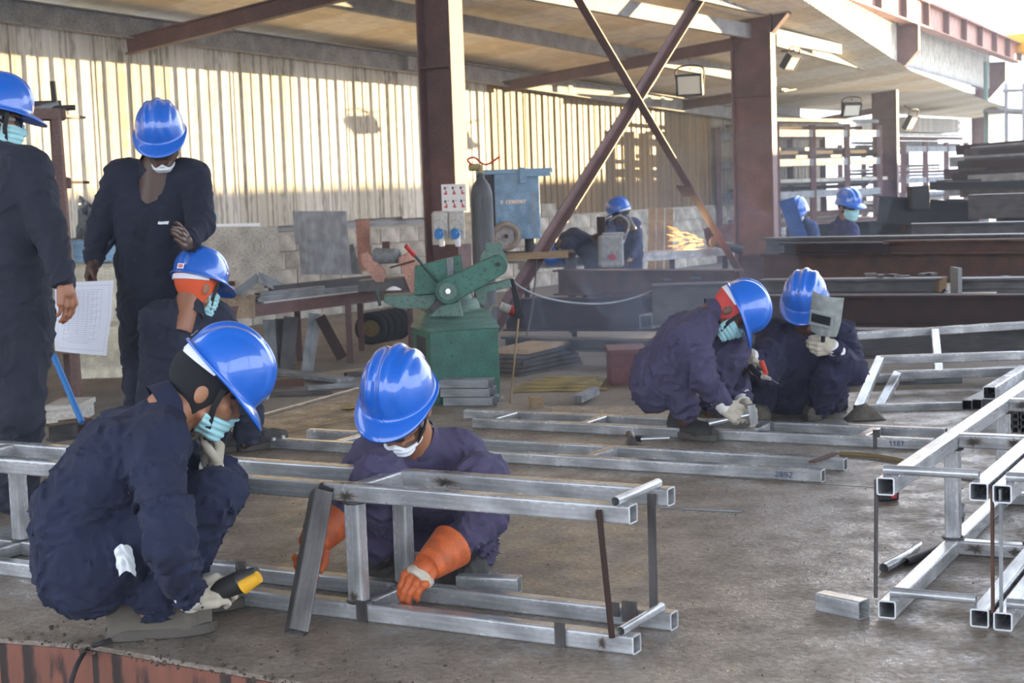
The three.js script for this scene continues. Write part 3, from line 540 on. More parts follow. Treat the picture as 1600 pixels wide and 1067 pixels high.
// safety helmet: origin in the middle of the rim plane, +z to the peak, +y to the crown
function helmetGeo() {
  const nu = 96, rows = [], hw = .112, hl = .134, H = .142;
  const ridge = (x, z, v) => { const f = sstep(1.0, .72, v) * sstep(-.02, .1, v + .15), e = (c, w) => Math.exp(-(((Math.abs(x) - c) / w) ** 4)); return f * (.0075 * e(0, .014) + .0065 * e(.05, .012)); };
  const shell = (a, v, off) => { const ph = v * Math.PI / 2, s = Math.pow(Math.sin(ph), .86), c = Math.pow(Math.cos(ph), .92); const x = hw * s * Math.sin(a), z = hl * s * Math.cos(a); const r = ridge(x, z, v) + off; const nx = Math.sin(a) * s, nz = Math.cos(a) * s; return [x + nx * r, H * c + c * r, z + nz * r]; };
  const peak = (a) => Math.max(0, Math.cos(a)) ** 2.2, list = [];
  for (let j = 0; j <= 22; j++) list.push((a) => shell(a, Math.max(.001, j / 22), 0));
  for (let j = 1; j <= 5; j++) list.push((a) => { const t = j / 5, q = shell(a, 1, 0), e = (.011 + .05 * peak(a)) * t; return [q[0] + Math.sin(a) * e, -.006 * Math.sin(t * 1.57) - .024 * peak(a) * t * t, q[2] + Math.cos(a) * e]; });
  list.push((a) => { const q = list[27](a); return [q[0], q[1] - .007, q[2]]; });
  for (let j = 4; j >= 0; j--) list.push((a) => { const q = list[22 + j](a); return [q[0] * .985, q[1] - .004, q[2] * .985]; });
  for (let j = 21; j >= 0; j -= 3) list.push((a) => { const q = shell(a, Math.max(.001, j / 22), -.004); return q; });
  const n = list.length - 1; return grid(nu, n, (u, v) => list[Math.round(v * n)](u * 2 * Math.PI));
}
const HELMET = helmetGeo();
const helmetBlue = new THREE.MeshPhysicalMaterial({ color: 0x0f5fc2, roughness: .38, clearcoat: 1, clearcoatRoughness: .07, side: THREE.DoubleSide });
const strapBlack = std(0x17171a, .7), harness = std(0xdfe3ee, .5), stickerMat = (() => { const cv = document.createElement('canvas'); cv.width = 128; cv.height = 64; const x = cv.getContext('2d'); x.fillStyle = '#eeeae6'; x.fillRect(0, 0, 128, 64); x.fillStyle = '#c8363a'; x.beginPath(); x.ellipse(64, 32, 46, 20, 0, 0, 7); x.fill(); x.fillStyle = '#f2dede'; x.fillRect(34, 28, 60, 7); const t = new THREE.CanvasTexture(cv); t.colorSpace = THREE.SRGBColorSpace; return std(0xffffff, .5, 0, { map: t }); })();
const NAPE = grid(40, 2, (u, v) => { const a = Math.PI * (.56 + .88 * u), q = Math.max(0, -Math.cos(a)); return [Math.sin(a) * .103, -.002 - .012 * q - .026 * v * (.5 + .5 * q), Math.cos(a) * .131]; });
const fabric = (h) => new THREE.MeshPhysicalMaterial({ color: h, roughness: .92, vertexColors: true, side: THREE.DoubleSide, sheen: .04, sheenRoughness: .6, sheenColor: new THREE.Color(h).lerp(new THREE.Color(0xffffff), .3) });
const gloveKnit = std(0xc9c2b2, .95, 0, { map: concT }), gloveOrange = std(0xd2662f, .6, 0, { map: paintT });
const shoeMat = std(0x6b655c, .85, 0, { map: concT }), shoeDark = std(0x3a3837, .8, 0, { map: concT }), soleMat = std(0x4d4842, .9);
const maskMat = std(0x9fd0d6, .9), maskWhite = std(0xd8dde0, .9);
const cache = {}; const once = (k, f) => cache[k] ??= f();

function person(s) {
  const g = thing('person', s.label, 'person'), J = s.j, V = (n) => v3(J[n]);
  const hasLegs = !!J.kneeL;
  const shD = V('shL').sub(V('shR')).normalize(), hpD = V('hipL').sub(V('hipR')).normalize(), chest = V('chest'), waist = V('waist'), neck = V('neck'), pel = between(J.hipL, J.hipR, .5);
  const b = s.bulk ?? 1, lw = s.loose ?? 1, T = [];
  for (const sd of [-1, 1]) {
    const c = chest.clone().addScaledVector(shD, sd * .075), w = waist.clone().addScaledVector(shD.clone().lerp(hpD, .5).normalize(), sd * .06), h = sd > 0 ? V('hipL') : V('hipR'), sh = sd > 0 ? V('shL') : V('shR');
    T.push([c, w, .118 * b, .122 * b], [w, pel.clone().lerp(h, .75), .122 * b, .128 * b], [c, sh.clone().lerp(neck, .2), .1 * b, .078 * b], [sh.clone().lerp(neck, .18), neck.clone().lerp(sh, .25), .066 * b, .055 * b, .3]);
  }
  T.push([neck.clone().lerp(chest, .35), chest, .075, .12 * b, .4]);
  const legs = [], arms = [];
  for (const q of ['L', 'R']) {
    arms.push([V('sh' + q), V('el' + q), .072 * b * lw, .058 * lw], [V('el' + q), between(J['el' + q], J['wr' + q], s['hand' + q]?.glove === 'orange' ? .7 : s['hand' + q]?.glove ? .86 : .9), .058 * lw, .044 * lw]);
    if (hasLegs) legs.push([V('hip' + q), V('knee' + q), .108 * b * lw, .076 * lw], [V('knee' + q), between(J['knee' + q], J['ank' + q], s.hemAt ?? .86), .077 * lw, (s.hem ?? .062) * lw]);
  }
  const all = [...T, ...arms, ...legs], tone = hex(s.cloth), f0 = bones(all, s.k ?? .022, s.fold ?? .02, s.seed ?? 1, s.freq ?? 12);
  const wear = s.wear ?? .25;
  const upN = V('head').sub(neck).normalize(), fwd = v3(s.front ?? s.face).clone(); fwd.addScaledVector(upN, -fwd.dot(upN)).normalize();
  const open = s.open ? bones([[neck.clone().addScaledVector(fwd, .075).addScaledVector(upN, .05), neck.clone().addScaledVector(fwd, .12).addScaledVector(upN, -s.open), .052, .012]], .01) : null;
  const cloth = open ? (x, y, z) => Math.max(f0(x, y, z), -open(x, y, z)) : f0;
  const onCloth = (p, d) => { const q = v3(p).clone(), n = v3(d).clone().normalize(); q.addScaledVector(n, .35); for (let i = 0; i < 60; i++) { const e = f0(q.x, q.y, q.z); if (e < .002) break; q.addScaledVector(n, -Math.max(.002, e * .7)); } return q; };
  const cov = isoMesh(cloth, ...bounds(all, .06), s.cell ?? .009, (x, y, z) => { const n = fbm(x * 5, y * 5, z * 5 + 9, 3), q = sstep(.08, .5, fbm(x * 3 + 7, y * 3, z * 3, 3)); const k = 1 + .22 * n; return [k + wear * q * 1.1, k + wear * q, k + wear * q * .75]; });
  mesh('coverall', cov, s.clothMat ?? fabric(s.cloth), g);
  // body under the clothes, one figure with head and bare hands
  const HF = V('head'), hf = v3(s.face), hu = v3(s.crown), hm = frame(HF, hf, hu), skinL = [...T.map((q) => [q[0], q[1], q[2] * .72, (q[3] ?? q[2]) * .72]), ...[...arms, ...legs].map((q) => [q[0], q[1], q[2] * .58, (q[3] ?? q[2]) * .58])];
  for (const q of ['L', 'R']) skinL.push([between(J['el' + q], J['wr' + q], .7), V('wr' + q), .03, .028]);
  if (hasLegs) for (const q of ['L', 'R']) skinL.push([between(J['knee' + q], J['ank' + q], .8), V('ank' + q), .034, .034]);
  skinL.push([neck, HF.clone().addScaledVector(hm.elements && new THREE.Vector3().setFromMatrixColumn(hm, 1), -.06).addScaledVector(new THREE.Vector3().setFromMatrixColumn(hm, 2), -.02), .062, .055]);
  if (s.open) skinL.push([neck.clone().addScaledVector(fwd, .01), chest.clone().addScaledVector(fwd, .03), .07, .09]);
  const sk = hex(s.skin), bodyG = [isoMesh(bones(skinL, .03), ...bounds(skinL, .03), .016, () => [sk.r, sk.g, sk.b])];
  bodyG.push(put(once('head' + s.skin + (s.beard ?? 0), () => headGeo(s.skin, s.beard)), hm));
  for (const q of ['L', 'R']) {
    const h = s['hand' + q]; if (!h) continue;
    const dir = v3(h.dir ?? V('wr' + q).sub(V('el' + q)).toArray()), m = frame(J['wr' + q], h.palm, dir); // +y along dir approximately
    const Y = dir.clone().normalize(), Zp = v3(h.palm).clone(); Zp.addScaledVector(Y, -Zp.dot(Y)).normalize(); let X = Y.clone().cross(Zp); const mm = new THREE.Matrix4().makeBasis(X, Y, Zp).setPosition(V('wr' + q));
    if (q === (h.flip ? 'L' : 'R')) mm.multiply(new THREE.Matrix4().makeScale(1, 1, 1));
    const mir = h.thumb && v3(h.thumb).dot(X) < 0;
    const kk = [h.curl ?? .5, h.spread ?? .12, h.thumbIn ?? .5, h.glove ? .0022 : 0].join();
    let hg = once('hand' + kk, () => handGeo(h.curl ?? .5, h.spread ?? .12, h.thumbIn ?? .5, h.glove ? .0022 : 0));
    if (mir) { hg = hg.clone(); hg.scale(-1, 1, 1); const ix = hg.index.array; for (let i = 0; i < ix.length; i += 3) { const t = ix[i]; ix[i] = ix[i + 1]; ix[i + 1] = t; } }
    hg = put(hg, mm);
    if (h.glove) {
      const gl = mesh('glove', hg, h.glove === 'orange' ? gloveOrange : gloveKnit, g), back = h.cuff ?? .05, d2 = V('wr' + q).sub(V('el' + q)).normalize();
      const c0 = V('wr' + q).addScaledVector(d2, .02), c1 = V('wr' + q).addScaledVector(d2, -back);
      mesh('cuff', rod(c0, c1, h.glove === 'orange' ? .046 : .036, h.glove === 'orange' ? .072 : .043, 24), h.glove === 'orange' ? gloveOrange : std(0xdad7d2, .95), gl);
      if (h.glove === 'orange') { const w = hg.clone(); const t = new THREE.TorusGeometry(.041, .011, 8, 20); t.scale(1, .62, 1.5); t.rotateX(Math.PI / 2); t.translate(0, .055, .004); mesh('leather_band', put(t, mm), gloveKnit, gl); }
    } else { const c = new Float32Array(hg.attributes.position.count * 3); for (let i = 0; i < c.length; i += 3) { c[i] = sk.r; c[i + 1] = sk.g; c[i + 2] = sk.b; } hg.setAttribute('color', new THREE.BufferAttribute(c, 3)); bodyG.push(hg); }
  }
  const bg = mergeGeometries(bodyG.map((q) => { const w = q.clone(); for (const k of Object.keys(w.attributes)) if (!['position', 'normal', 'color'].includes(k)) w.deleteAttribute(k); return w; }));
  mesh('body', bg, once('skinMat', () => new THREE.MeshPhysicalMaterial({ color: 0xffffff, roughness: .5, vertexColors: true })), g);
  // head wear
  if (s.scarf) mesh('head_scarf', put(once('scarf', () => scalp(.011, -.07, .03)), hm), s.scarf, g); else mesh('hair', put(once('hair', () => scalp(.006, -.05, .035)), hm), once('hairMat', () => std(0x15110f, .8)), g);
  const tilt = s.hatTilt ?? 0, mh = hm.clone().multiply(new THREE.Matrix4().makeRotationX(tilt)).multiply(new THREE.Matrix4().makeTranslation(0, .047 + (s.hatUp ?? 0), s.hatFwd ?? .004));
  const hat = mesh('safety_helmet', put(HELMET, mh), helmetBlue, g);
  mesh('nape_band', put(NAPE, mh), harness, hat);
  if (s.sticker) { const a = s.sticker, q = grid(4, 1, (u, v) => { const t = a + (u - .5) * .3; return [Math.sin(t) * .1205, .004 + .024 * v, Math.cos(t) * .1425]; }); mesh('sticker', put(q, mh), stickerMat, hat); }
  if (s.strap !== false) for (const d of [-1, 1]) mesh('chin_strap', put(merge([[[d * .1, .03, .035], [d * .083, -.03, .035]], [[d * .083, -.03, .035], [d * .058, -.09, .05]], [[d * .058, -.09, .05], [0, -.128, .068]]].map(([a, c]) => bar(a, c, .004, .017, [0, .3, 1]))), hm), strapBlack, hat);
  if (s.mask) mesh('face_mask', put(once('mask' + (s.maskDrop ?? 0), () => maskGeo(s.maskDrop ?? 0)), hm), s.mask, g);
  if (s.mask && !s.maskDrop) mesh('mask_loop', put(merge([-1, 1].map((d) => hose([[d * .058, -.03, .055], [d * .078, -.01, .01], [d * .085, 0, -.03]], .0015, 10, 4))), hm), harness, g);
  if (s.glasses) { const gl = grid(24, 3, (u, v) => { const a = (u - .5) * 2.2; return [Math.sin(a) * .072, -.018 + .038 * v, .045 + Math.cos(a) * .062]; }); mesh('dark_glasses', put(merge([gl, bar([.068, .008, .07], [.084, .008, -.02], .004, .012), bar([-.068, .008, .07], [-.084, .008, -.02], .004, .012)]), hm), once('lens', () => std(0x0c0c0f, .15)), g); }
  // sewn details on the front: buttons, pocket, tag
  for (const [a, b] of s.buttons ?? []) { const p = onCloth(neck.clone().addScaledVector(upN, -a).addScaledVector(shD, b), fwd); mesh('button', rod(p.clone().addScaledVector(fwd, -.003), p.clone().addScaledVector(fwd, .004), .008, .007, 10), s.buttonMat ?? M.dark, g); }
  for (const [a, b, w, h, mt, nm] of s.patches ?? []) { const q = grid(6, 6, (u, v) => { const p = onCloth(neck.clone().addScaledVector(upN, -a - (.5 - v) * h).addScaledVector(shD, b + (u - .5) * w), fwd).addScaledVector(fwd, .003); return [p.x, p.y, p.z]; }); if (mt === 'cloth') q.setAttribute('color', new THREE.BufferAttribute(new Float32Array(q.attributes.position.count * 3).fill(1.12), 3)); mesh(nm, q, mt === 'cloth' ? cov.userMat ?? (s.clothMat ?? fabric(s.cloth)) : mt, g); }
  // collar
  { const up = HF.clone().sub(neck).normalize(), fw = hf.clone().addScaledVector(up, -hf.dot(up)).normalize(), m = frame(neck.clone().addScaledVector(up, .012), fw, up);
    const c = grid(36, 5, (u, v) => { const a = .32 + u * (2 * Math.PI - .64), f = Math.cos(a); const cs = s.collar ?? 1; return [cs * Math.sin(a) * (.066 + .014 * (1 - v)), -.02 + .05 * v - .026 * Math.max(0, f) - (v < .25 ? .012 : 0), cs * Math.cos(a) * (.068 + .014 * (1 - v)) - .004]; });
    const cc = new Float32Array(c.attributes.position.count * 3).fill(1); c.setAttribute('color', new THREE.BufferAttribute(cc, 3)); mesh('collar', put(c, m), s.clothMat ?? fabric(s.cloth), g); }
  if (hasLegs) for (const q of ['L', 'R']) { const f = s['foot' + q]; if (!f) continue; const m = frame(f.heel, v3(f.toe).sub(v3(f.heel)).toArray(), f.up ?? [0, 1, 0]); const sh = mesh('shoe', put(shoeUpper, m), s.shoe ?? shoeDark, g); mesh('sole', put(shoeSole, m), soleMat, sh); mesh('laces', put(shoeLaces, m), s.lace ?? shoeDark, sh); }
  return g;
}

const SK = [0x9a6a4c, 0x8f5f45, 0x5d3d2c, 0x4a3226];
const tex3 = (list) => { const c = new THREE.Color(list); return c; };
const P1 = person({
  label: 'person in navy coverall crouching nearest, seen from the side beside the welded frame', skin: SK[0], cloth: 0x141c36, cell: .0085, fold: .026, seed: 3, bulk: 1.06, wear: .06,
  j: { head: [-.878,0.707,-4.5], neck: [-.982,0.657,-4.46], chest: [-1.12,0.524,-4.46], waist: [-1.24,0.364,-4.45], shR: [-.986,0.559,-4.3], shL: [-1.032,0.572,-4.64], hipR: [-1.212,0.227,-4.36], hipL: [-1.279,0.2,-4.56], kneeR: [-.845,0.423,-4.36], kneeL: [-.886,0.406,-4.62], ankR: [-1.046,0.106,-4.38], ankL: [-1.047,0.09,-4.62], elR: [-.907,0.358,-4.06], wrR: [-.903,0.165,-4.25], elL: [-.939,0.303,-4.74], wrL: [-.891,0.458,-4.58] },
  face: [.83, -.5, -.2], crown: [.5, .85, -.1], hatTilt: .36, hatUp: .02, hatFwd: .0, scarf: std(0x15151a, .95), mask: maskMat, maskDrop: .04, sticker: 3.0,
  footR: { heel: [-1.18,0,-4.445], toe: [-.902,0,-4.509] }, footL: { heel: [-1.141,0,-4.699], toe: [-.871,0,-4.766] }, hemAt: .9, shoe: shoeMat,
  handR: { glove: 'knit', curl: .85, palm: [.1, -.6, -.8], dir: [1, .25, 0], thumb: [0, 1, -.4], thumbIn: .8, cuff: .02 }, handL: { glove: 'knit', curl: .7, palm: [-.6, .2, .6], dir: [.1, 1, 0], thumb: [-.5, 0, .5], thumbIn: .6 },
});
const P2 = person({
  label: 'person in faded purple coverall with orange gauntlets, crouching behind the welded frame', skin: SK[0], cloth: 0x433d58, cell: .0085, fold: .025, seed: 11, beard: 2, wear: .22,
  j: { head: [-.345,0.589,-4.84], neck: [-.315,0.458,-4.98], chest: [-.311,0.305,-5.08], waist: [-.293,0.181,-5.22], shL: [-.17,0.394,-5.06], shR: [-.468,0.383,-5.06], hipL: [-.179,0.143,-5.38], hipR: [-.372,0.161,-5.38], kneeL: [-.11,0.353,-4.86], kneeR: [-.42,0.378,-4.82], ankL: [-.145,0.06,-5.08], ankR: [-.438,0.102,-5], elL: [-.095,0.236,-4.86], wrL: [-.264,0.14,-4.66], elR: [-.559,0.265,-4.86], wrR: [-.622,0.196,-4.76] },
  face: [-.3, -.5, .8], crown: [-.1, .85, .5], hatTilt: .02, hatUp: .014, mask: maskWhite, maskDrop: .075, glasses: true,
  footL: { heel: [-.149,0,-5.18], toe: [-.159,0,-4.95] , up: [0, 1, 0] }, footR: { heel: [-.465,0,-5.346], toe: [-.473,0,-5.053] }, shoe: shoeDark,
  handL: { glove: 'orange', curl: .55, palm: [-.3, -1, -.2], dir: [-.55, -.45, .45], thumb: [-1, 0, 0], thumbIn: .5, cuff: .1 }, handR: { glove: 'orange', curl: .6, palm: [.3, -1, 0], dir: [-.2, -.3, .6], thumb: [1, 0, 0], cuff: .1 },
});
const P3 = person({
  label: 'person with red scarf and purple coverall crouching sideways over the hammer', skin: SK[2], bulk: .94, loose: .95, cloth: 0x3d3853, cell: .0095, fold: .025, seed: 21, wear: .2,
  j: { head: [1.049,0.622,-7.55], neck: [0.957,0.61,-7.55], chest: [0.836,0.507,-7.58], waist: [0.704,0.352,-7.6], shR: [0.87,0.553,-7.4], shL: [0.961,0.552,-7.76], hipR: [0.681,0.275,-7.5], hipL: [0.697,0.257,-7.74], kneeR: [0.795,0.515,-7.32], kneeL: [1.075,0.42,-7.68], ankR: [0.807,0.126,-7.46], ankL: [0.954,0.124,-7.76], elR: [0.873,0.345,-7.22], wrR: [0.97,0.209,-7.28], elL: [1.111,0.266,-7.86], wrL: [1.117,0.174,-7.7] },
  face: [.5, -.86, .15], crown: [.86, .5, .05], hatTilt: .15, scarf: std(0xb8403c, .9), mask: maskMat, 
  footR: { heel: [0.782,0,-7.776], toe: [0.96,0,-7.538] }, footL: { heel: [0.982,0,-8.273], toe: [1.168,0,-8.07] }, shoe: shoeDark,
  handR: { glove: 'knit', curl: .85, palm: [-.1, -.4, -1], dir: [.8, -.5, .1], thumb: [.3, 1, 0], thumbIn: .8, cuff: .045 }, handL: { glove: 'knit', curl: .6, palm: [-.4, -.5, .3], dir: [.5, -.7, .2], thumb: [0, .5, 1] },
});
const P4 = person({
  label: 'person crouching with grey hand shield raised before the face', skin: SK[3], cloth: 0x211f3a, cell: .0095, fold: .025, seed: 31, wear: .1,
  j: { head: [1.488,0.607,-8], neck: [1.514,0.479,-8.12], chest: [1.52,0.324,-8.2], waist: [1.529,0.141,-8.32], shR: [1.333,0.444,-8.14], shL: [1.702,0.431,-8.14], hipR: [1.468,0.051,-8.5], hipL: [1.682,0.043,-8.5], kneeR: [1.279,0.356,-7.98], kneeL: [1.616,0.255,-7.96], ankR: [1.288,0.05,-8.2], ankL: [1.571,0.049,-8.14], elR: [1.283,0.262,-7.98], wrR: [1.171,0.381,-7.78], elL: [1.731,0.262,-7.98], wrL: [1.588,0.405,-7.84] },
  face: [-.3, -.5, .8], crown: [-.1, .86, .5], glasses: false, scarf: std(0x15151a, .95),
  footR: { heel: [1.305,0,-8.265], toe: [1.199,0,-7.847] }, footL: { heel: [1.614,0,-8.331], toe: [1.499,0,-7.992] }, shoe: shoeMat,
  handR: { glove: 'knit', curl: .8, palm: [.5, -.5, .4], dir: [.1, -.9, .45], thumb: [1, .2, .3], thumbIn: .8, cuff: .03 }, handL: { glove: 'knit', curl: .9, palm: [-.2, .2, -1], dir: [-1, .1, .3], thumb: [0, 1, 0], thumbIn: .9, cuff: .06 },
});
const P5 = person({
  label: 'standing person with moustache and navy coverall gesturing with an open hand', skin: SK[3], cloth: 0x12172a, cell: .009, freq: 9, fold: .016, seed: 41, beard: 1, wear: .05,
  j: { head: [-1.584,1.525,-7.38], neck: [-1.623,1.398,-7.46], chest: [-1.652,1.181,-7.48], waist: [-1.667,0.956,-7.48], shR: [-1.817,1.363,-7.5], shL: [-1.452,1.344,-7.44], hipR: [-1.74,0.747,-7.48], hipL: [-1.591,0.743,-7.46], kneeR: [-1.753,0.389,-7.42], kneeL: [-1.602,0.384,-7.42], ankR: [-1.79,0.023,-7.52], ankL: [-1.635,0.024,-7.48], elR: [-1.918,1.139,-7.5], wrR: [-1.92,0.971,-7.34], elL: [-1.407,1.126,-7.3], wrL: [-1.426,1.052,-7.08] },
  face: [.1, -.5, .86], crown: [.03, .86, .5], hemAt: .95, mask: maskWhite, maskDrop: .085, strap: false, open: .075, collar: 1.25, front: [.05, 0, 1], buttons: [[.16, 0], [.24, 0], [.32, 0], [.4, 0], [.48, 0]], patches: [[.17, .1, .05, .012, M.white, 'name_tag'], [.24, .09, .11, .12, 'cloth', 'chest_pocket'], [.24, -.09, .11, .12, 'cloth', 'chest_pocket']],
  footR: { heel: [-1.768,0,-7.416], toe: [-1.725,0,-7.077] }, footL: { heel: [-1.61,0,-7.384], toe: [-1.529,0,-7.039] },
  handR: { curl: .35, palm: [1, -.2, .2], dir: [-.2, -1, .3], thumb: [.3, 0, 1] }, handL: { curl: .12, palm: [-1, .1, .1], dir: [-.15, .35, .9], thumb: [0, 1, 0], thumbIn: 0 },
});
const P6 = person({
  label: 'standing person cut by the picture edge, dusty dark coverall, seen from behind', skin: SK[1], cloth: 0x181c2a, cell: .009, freq: 9, fold: .016, seed: 51, wear: .35, bulk: 1.12, loose: 1.08, hem: .078, hemAt: .95,
  j: { head: [-1.995,1.581,-6.28], neck: [-1.996,1.461,-6.26], chest: [-1.99,1.256,-6.26], waist: [-2,1.025,-6.26], shR: [-1.838,1.37,-6.18], shL: [-2.138,1.387,-6.34], hipR: [-1.927,0.798,-6.22], hipL: [-2.104,0.798,-6.3], kneeR: [-1.934,0.423,-6.18], kneeL: [-2.109,0.412,-6.3], ankR: [-2.002,0.093,-6.25], ankL: [-2.19,0.084,-6.4], elR: [-1.765,1.142,-6.12], wrR: [-1.686,0.943,-6.02], elL: [-2.226,1.132,-6.3], wrL: [-2.181,0.94,-6.1] },
  face: [.86, -.2, -.35], crown: [.15, .97, -.1], mask: maskMat, glasses: true,
  footR: { heel: [-2.091,0,-6.402], toe: [-1.994,0,-6.516] }, footL: { heel: [-2.291,0,-6.568], toe: [-2.195,0,-6.688] }, shoe: shoeMat,
  handR: { curl: .4, palm: [-.8, 0, -.5], dir: [.05, -1, 0], thumb: [.4, 0, -.8] }, handL: { curl: .4, palm: [1, 0, 0], dir: [0, -1, 0] },
});
const P7 = person({
  label: 'person with orange bandana under the helmet crouching with back turned', skin: SK[1], cloth: 0x181e30, cell: .01, fold: .022, seed: 61, wear: .12,
  j: { head: [-1.42,0.844,-7.2], neck: [-1.45,0.765,-7.18], chest: [-1.503,0.599,-7.2], waist: [-1.542,0.374,-7.2], shR: [-1.351,0.686,-7.32], shL: [-1.593,0.706,-7.08], hipR: [-1.483,0.2,-7.3], hipL: [-1.587,0.225,-7.1], kneeR: [-1.251,0.404,-7.4], kneeL: [-1.414,0.352,-7.62], ankR: [-1.261,0.098,-7.42], ankL: [-1.453,0.076,-7.5], elR: [-1.314,0.435,-7.55], wrR: [-1.298,0.326,-7.8], elL: [-1.6,0.399,-7.3], wrL: [-1.511,0.401,-7.5] },
  face: [.6, -.35, -.7], crown: [.2, .93, -.3], scarf: std(0xd9592e, .9), mask: maskMat, sticker: 3.35,
  footR: { heel: [-1.358,0,-7.731], toe: [-1.235,0,-7.859] }, footL: { heel: [-1.516,0,-7.651], toe: [-1.397,0,-7.777] },
  handR: { glove: 'knit', curl: .6, palm: [0, -1, 0], dir: [.5, -.3, -.8] }, handL: { glove: 'knit', curl: .6, palm: [0, -1, 0], dir: [.6, -.1, -.7] },
});
// far figures, seen above the stacked beams
const FAR = { cell: .016, fold: .015, strap: false };
person({ ...FAR, label: 'distant person bent double beyond the long beam, pale mask hanging down', skin: SK[2], cloth: 0x23283f, seed: 71, mask: maskMat,
  j: { head: [0.539,0.537,-17.4], neck: [0.616,0.629,-17.5], chest: [0.731,0.645,-17.55], waist: [0.901,0.545,-17.6], shL: [0.649,0.579,-17.3], shR: [0.655,0.662,-17.75], hipL: [0.942,0.397,-17.4], hipR: [0.993,0.391,-17.8], kneeL: [0.862,0.083,-17.4], kneeR: [0.94,0.055,-17.8], ankL: [0.941,-.281,-17.5], ankR: [1.021,-.318,-17.9], elL: [0.665,0.347,-17.2], wrL: [0.647,0.195,-17.2], elR: [0.675,0.352,-17.8], wrR: [0.652,0.179,-17.7] },
  face: [.35, -.75, .55], crown: [-.9, -.35, .1], handL: { curl: .5, palm: [-1, 0, 0], dir: [0, -1, 0] }, handR: { curl: .5, palm: [-1, 0, 0], dir: [0, -1, 0] } });
person({ ...FAR, label: 'distant person kneeling upright at the bench near the grinding sparks', skin: SK[3], cloth: 0x2b3350, seed: 73,
  j: { head: [1.237,0.919,-17.4], neck: [1.267,0.833,-17.45], chest: [1.28,0.677,-17.5], waist: [1.289,0.479,-17.5], shL: [1.128,0.794,-17.5], shR: [1.396,0.785,-17.5], hipL: [1.213,0.312,-17.5], hipR: [1.355,0.307,-17.5], kneeL: [1.168,-.054,-17.2], kneeR: [1.321,-.059,-17.2], ankL: [1.214,-.164,-17.7], ankR: [1.357,-.169,-17.7], elL: [1.062,0.61,-17.2], wrL: [0.996,0.674,-17], elR: [1.402,0.567,-17.3], wrR: [1.306,0.433,-17.1] },
  face: [-.8, -.3, -.3], crown: [-.2, .95, 0], handL: { curl: .7, palm: [1, 0, 0], dir: [-1, 0, .2] }, handR: { curl: .7, palm: [-1, 0, 0], dir: [-.5, -.5, .5] } });
person({ ...FAR, label: 'distant person with pale mask and dark glasses behind the stacked beams', skin: SK[1], cloth: 0x34345a, seed: 75, mask: maskMat, glasses: true,
  j: { head: [3.252,0.946,-15.2], neck: [3.218,0.812,-15.25], chest: [3.225,0.614,-15.3], waist: [3.222,0.385,-15.3], shL: [3.257,0.717,-15.1], shR: [3.194,0.72,-15.5], hipL: [3.26,0.235,-15.2], hipR: [3.212,0.219,-15.5], kneeL: [3.321,0.336,-15], kneeR: [3.338,0.309,-15.5], ankL: [3.277,-.035,-15.1], ankR: [3.27,-.065,-15.5], elL: [3.247,0.506,-14.9], wrL: [3.256,0.473,-14.7], elR: [3.184,0.483,-15.5], wrR: [3.309,0.435,-15.5] },
  face: [.55, -.15, .8], crown: [.05, .99, .15], handL: { curl: .7, palm: [1, 0, 0], dir: [1, 0, .2] }, handR: { curl: .7, palm: [-1, 0, 0], dir: [1, -.2, .5] } });
person({ ...FAR, label: 'farthest person, helmet half hidden by a tilted blue plate', skin: SK[1], cloth: 0x2f4066, seed: 77, mask: maskWhite,
  j: { head: [3.102,0.86,-17], neck: [3.135,0.77,-17], chest: [3.183,0.596,-17.05], waist: [3.207,0.389,-17.05], shL: [3.224,0.702,-16.9], shR: [3.088,0.699,-17.2], hipL: [3.249,0.198,-17], hipR: [3.183,0.189,-17.2], kneeL: [3.119,0.225,-16.6], kneeR: [3.075,0.215,-16.8], ankL: [3.171,-.115,-16.8], ankR: [3.106,-.128,-17], elL: [3.242,0.494,-16.8], wrL: [3.142,0.425,-16.6], elR: [3.021,0.494,-17], wrR: [3.026,0.425,-16.7] },
  face: [-.5, -.3, .8], crown: [-.1, .95, .2], handL: { curl: .7, palm: [1, 0, 0], dir: [-1, 0, .2] }, handR: { curl: .7, palm: [-1, 0, 0], dir: [0, -.5, .5] } });

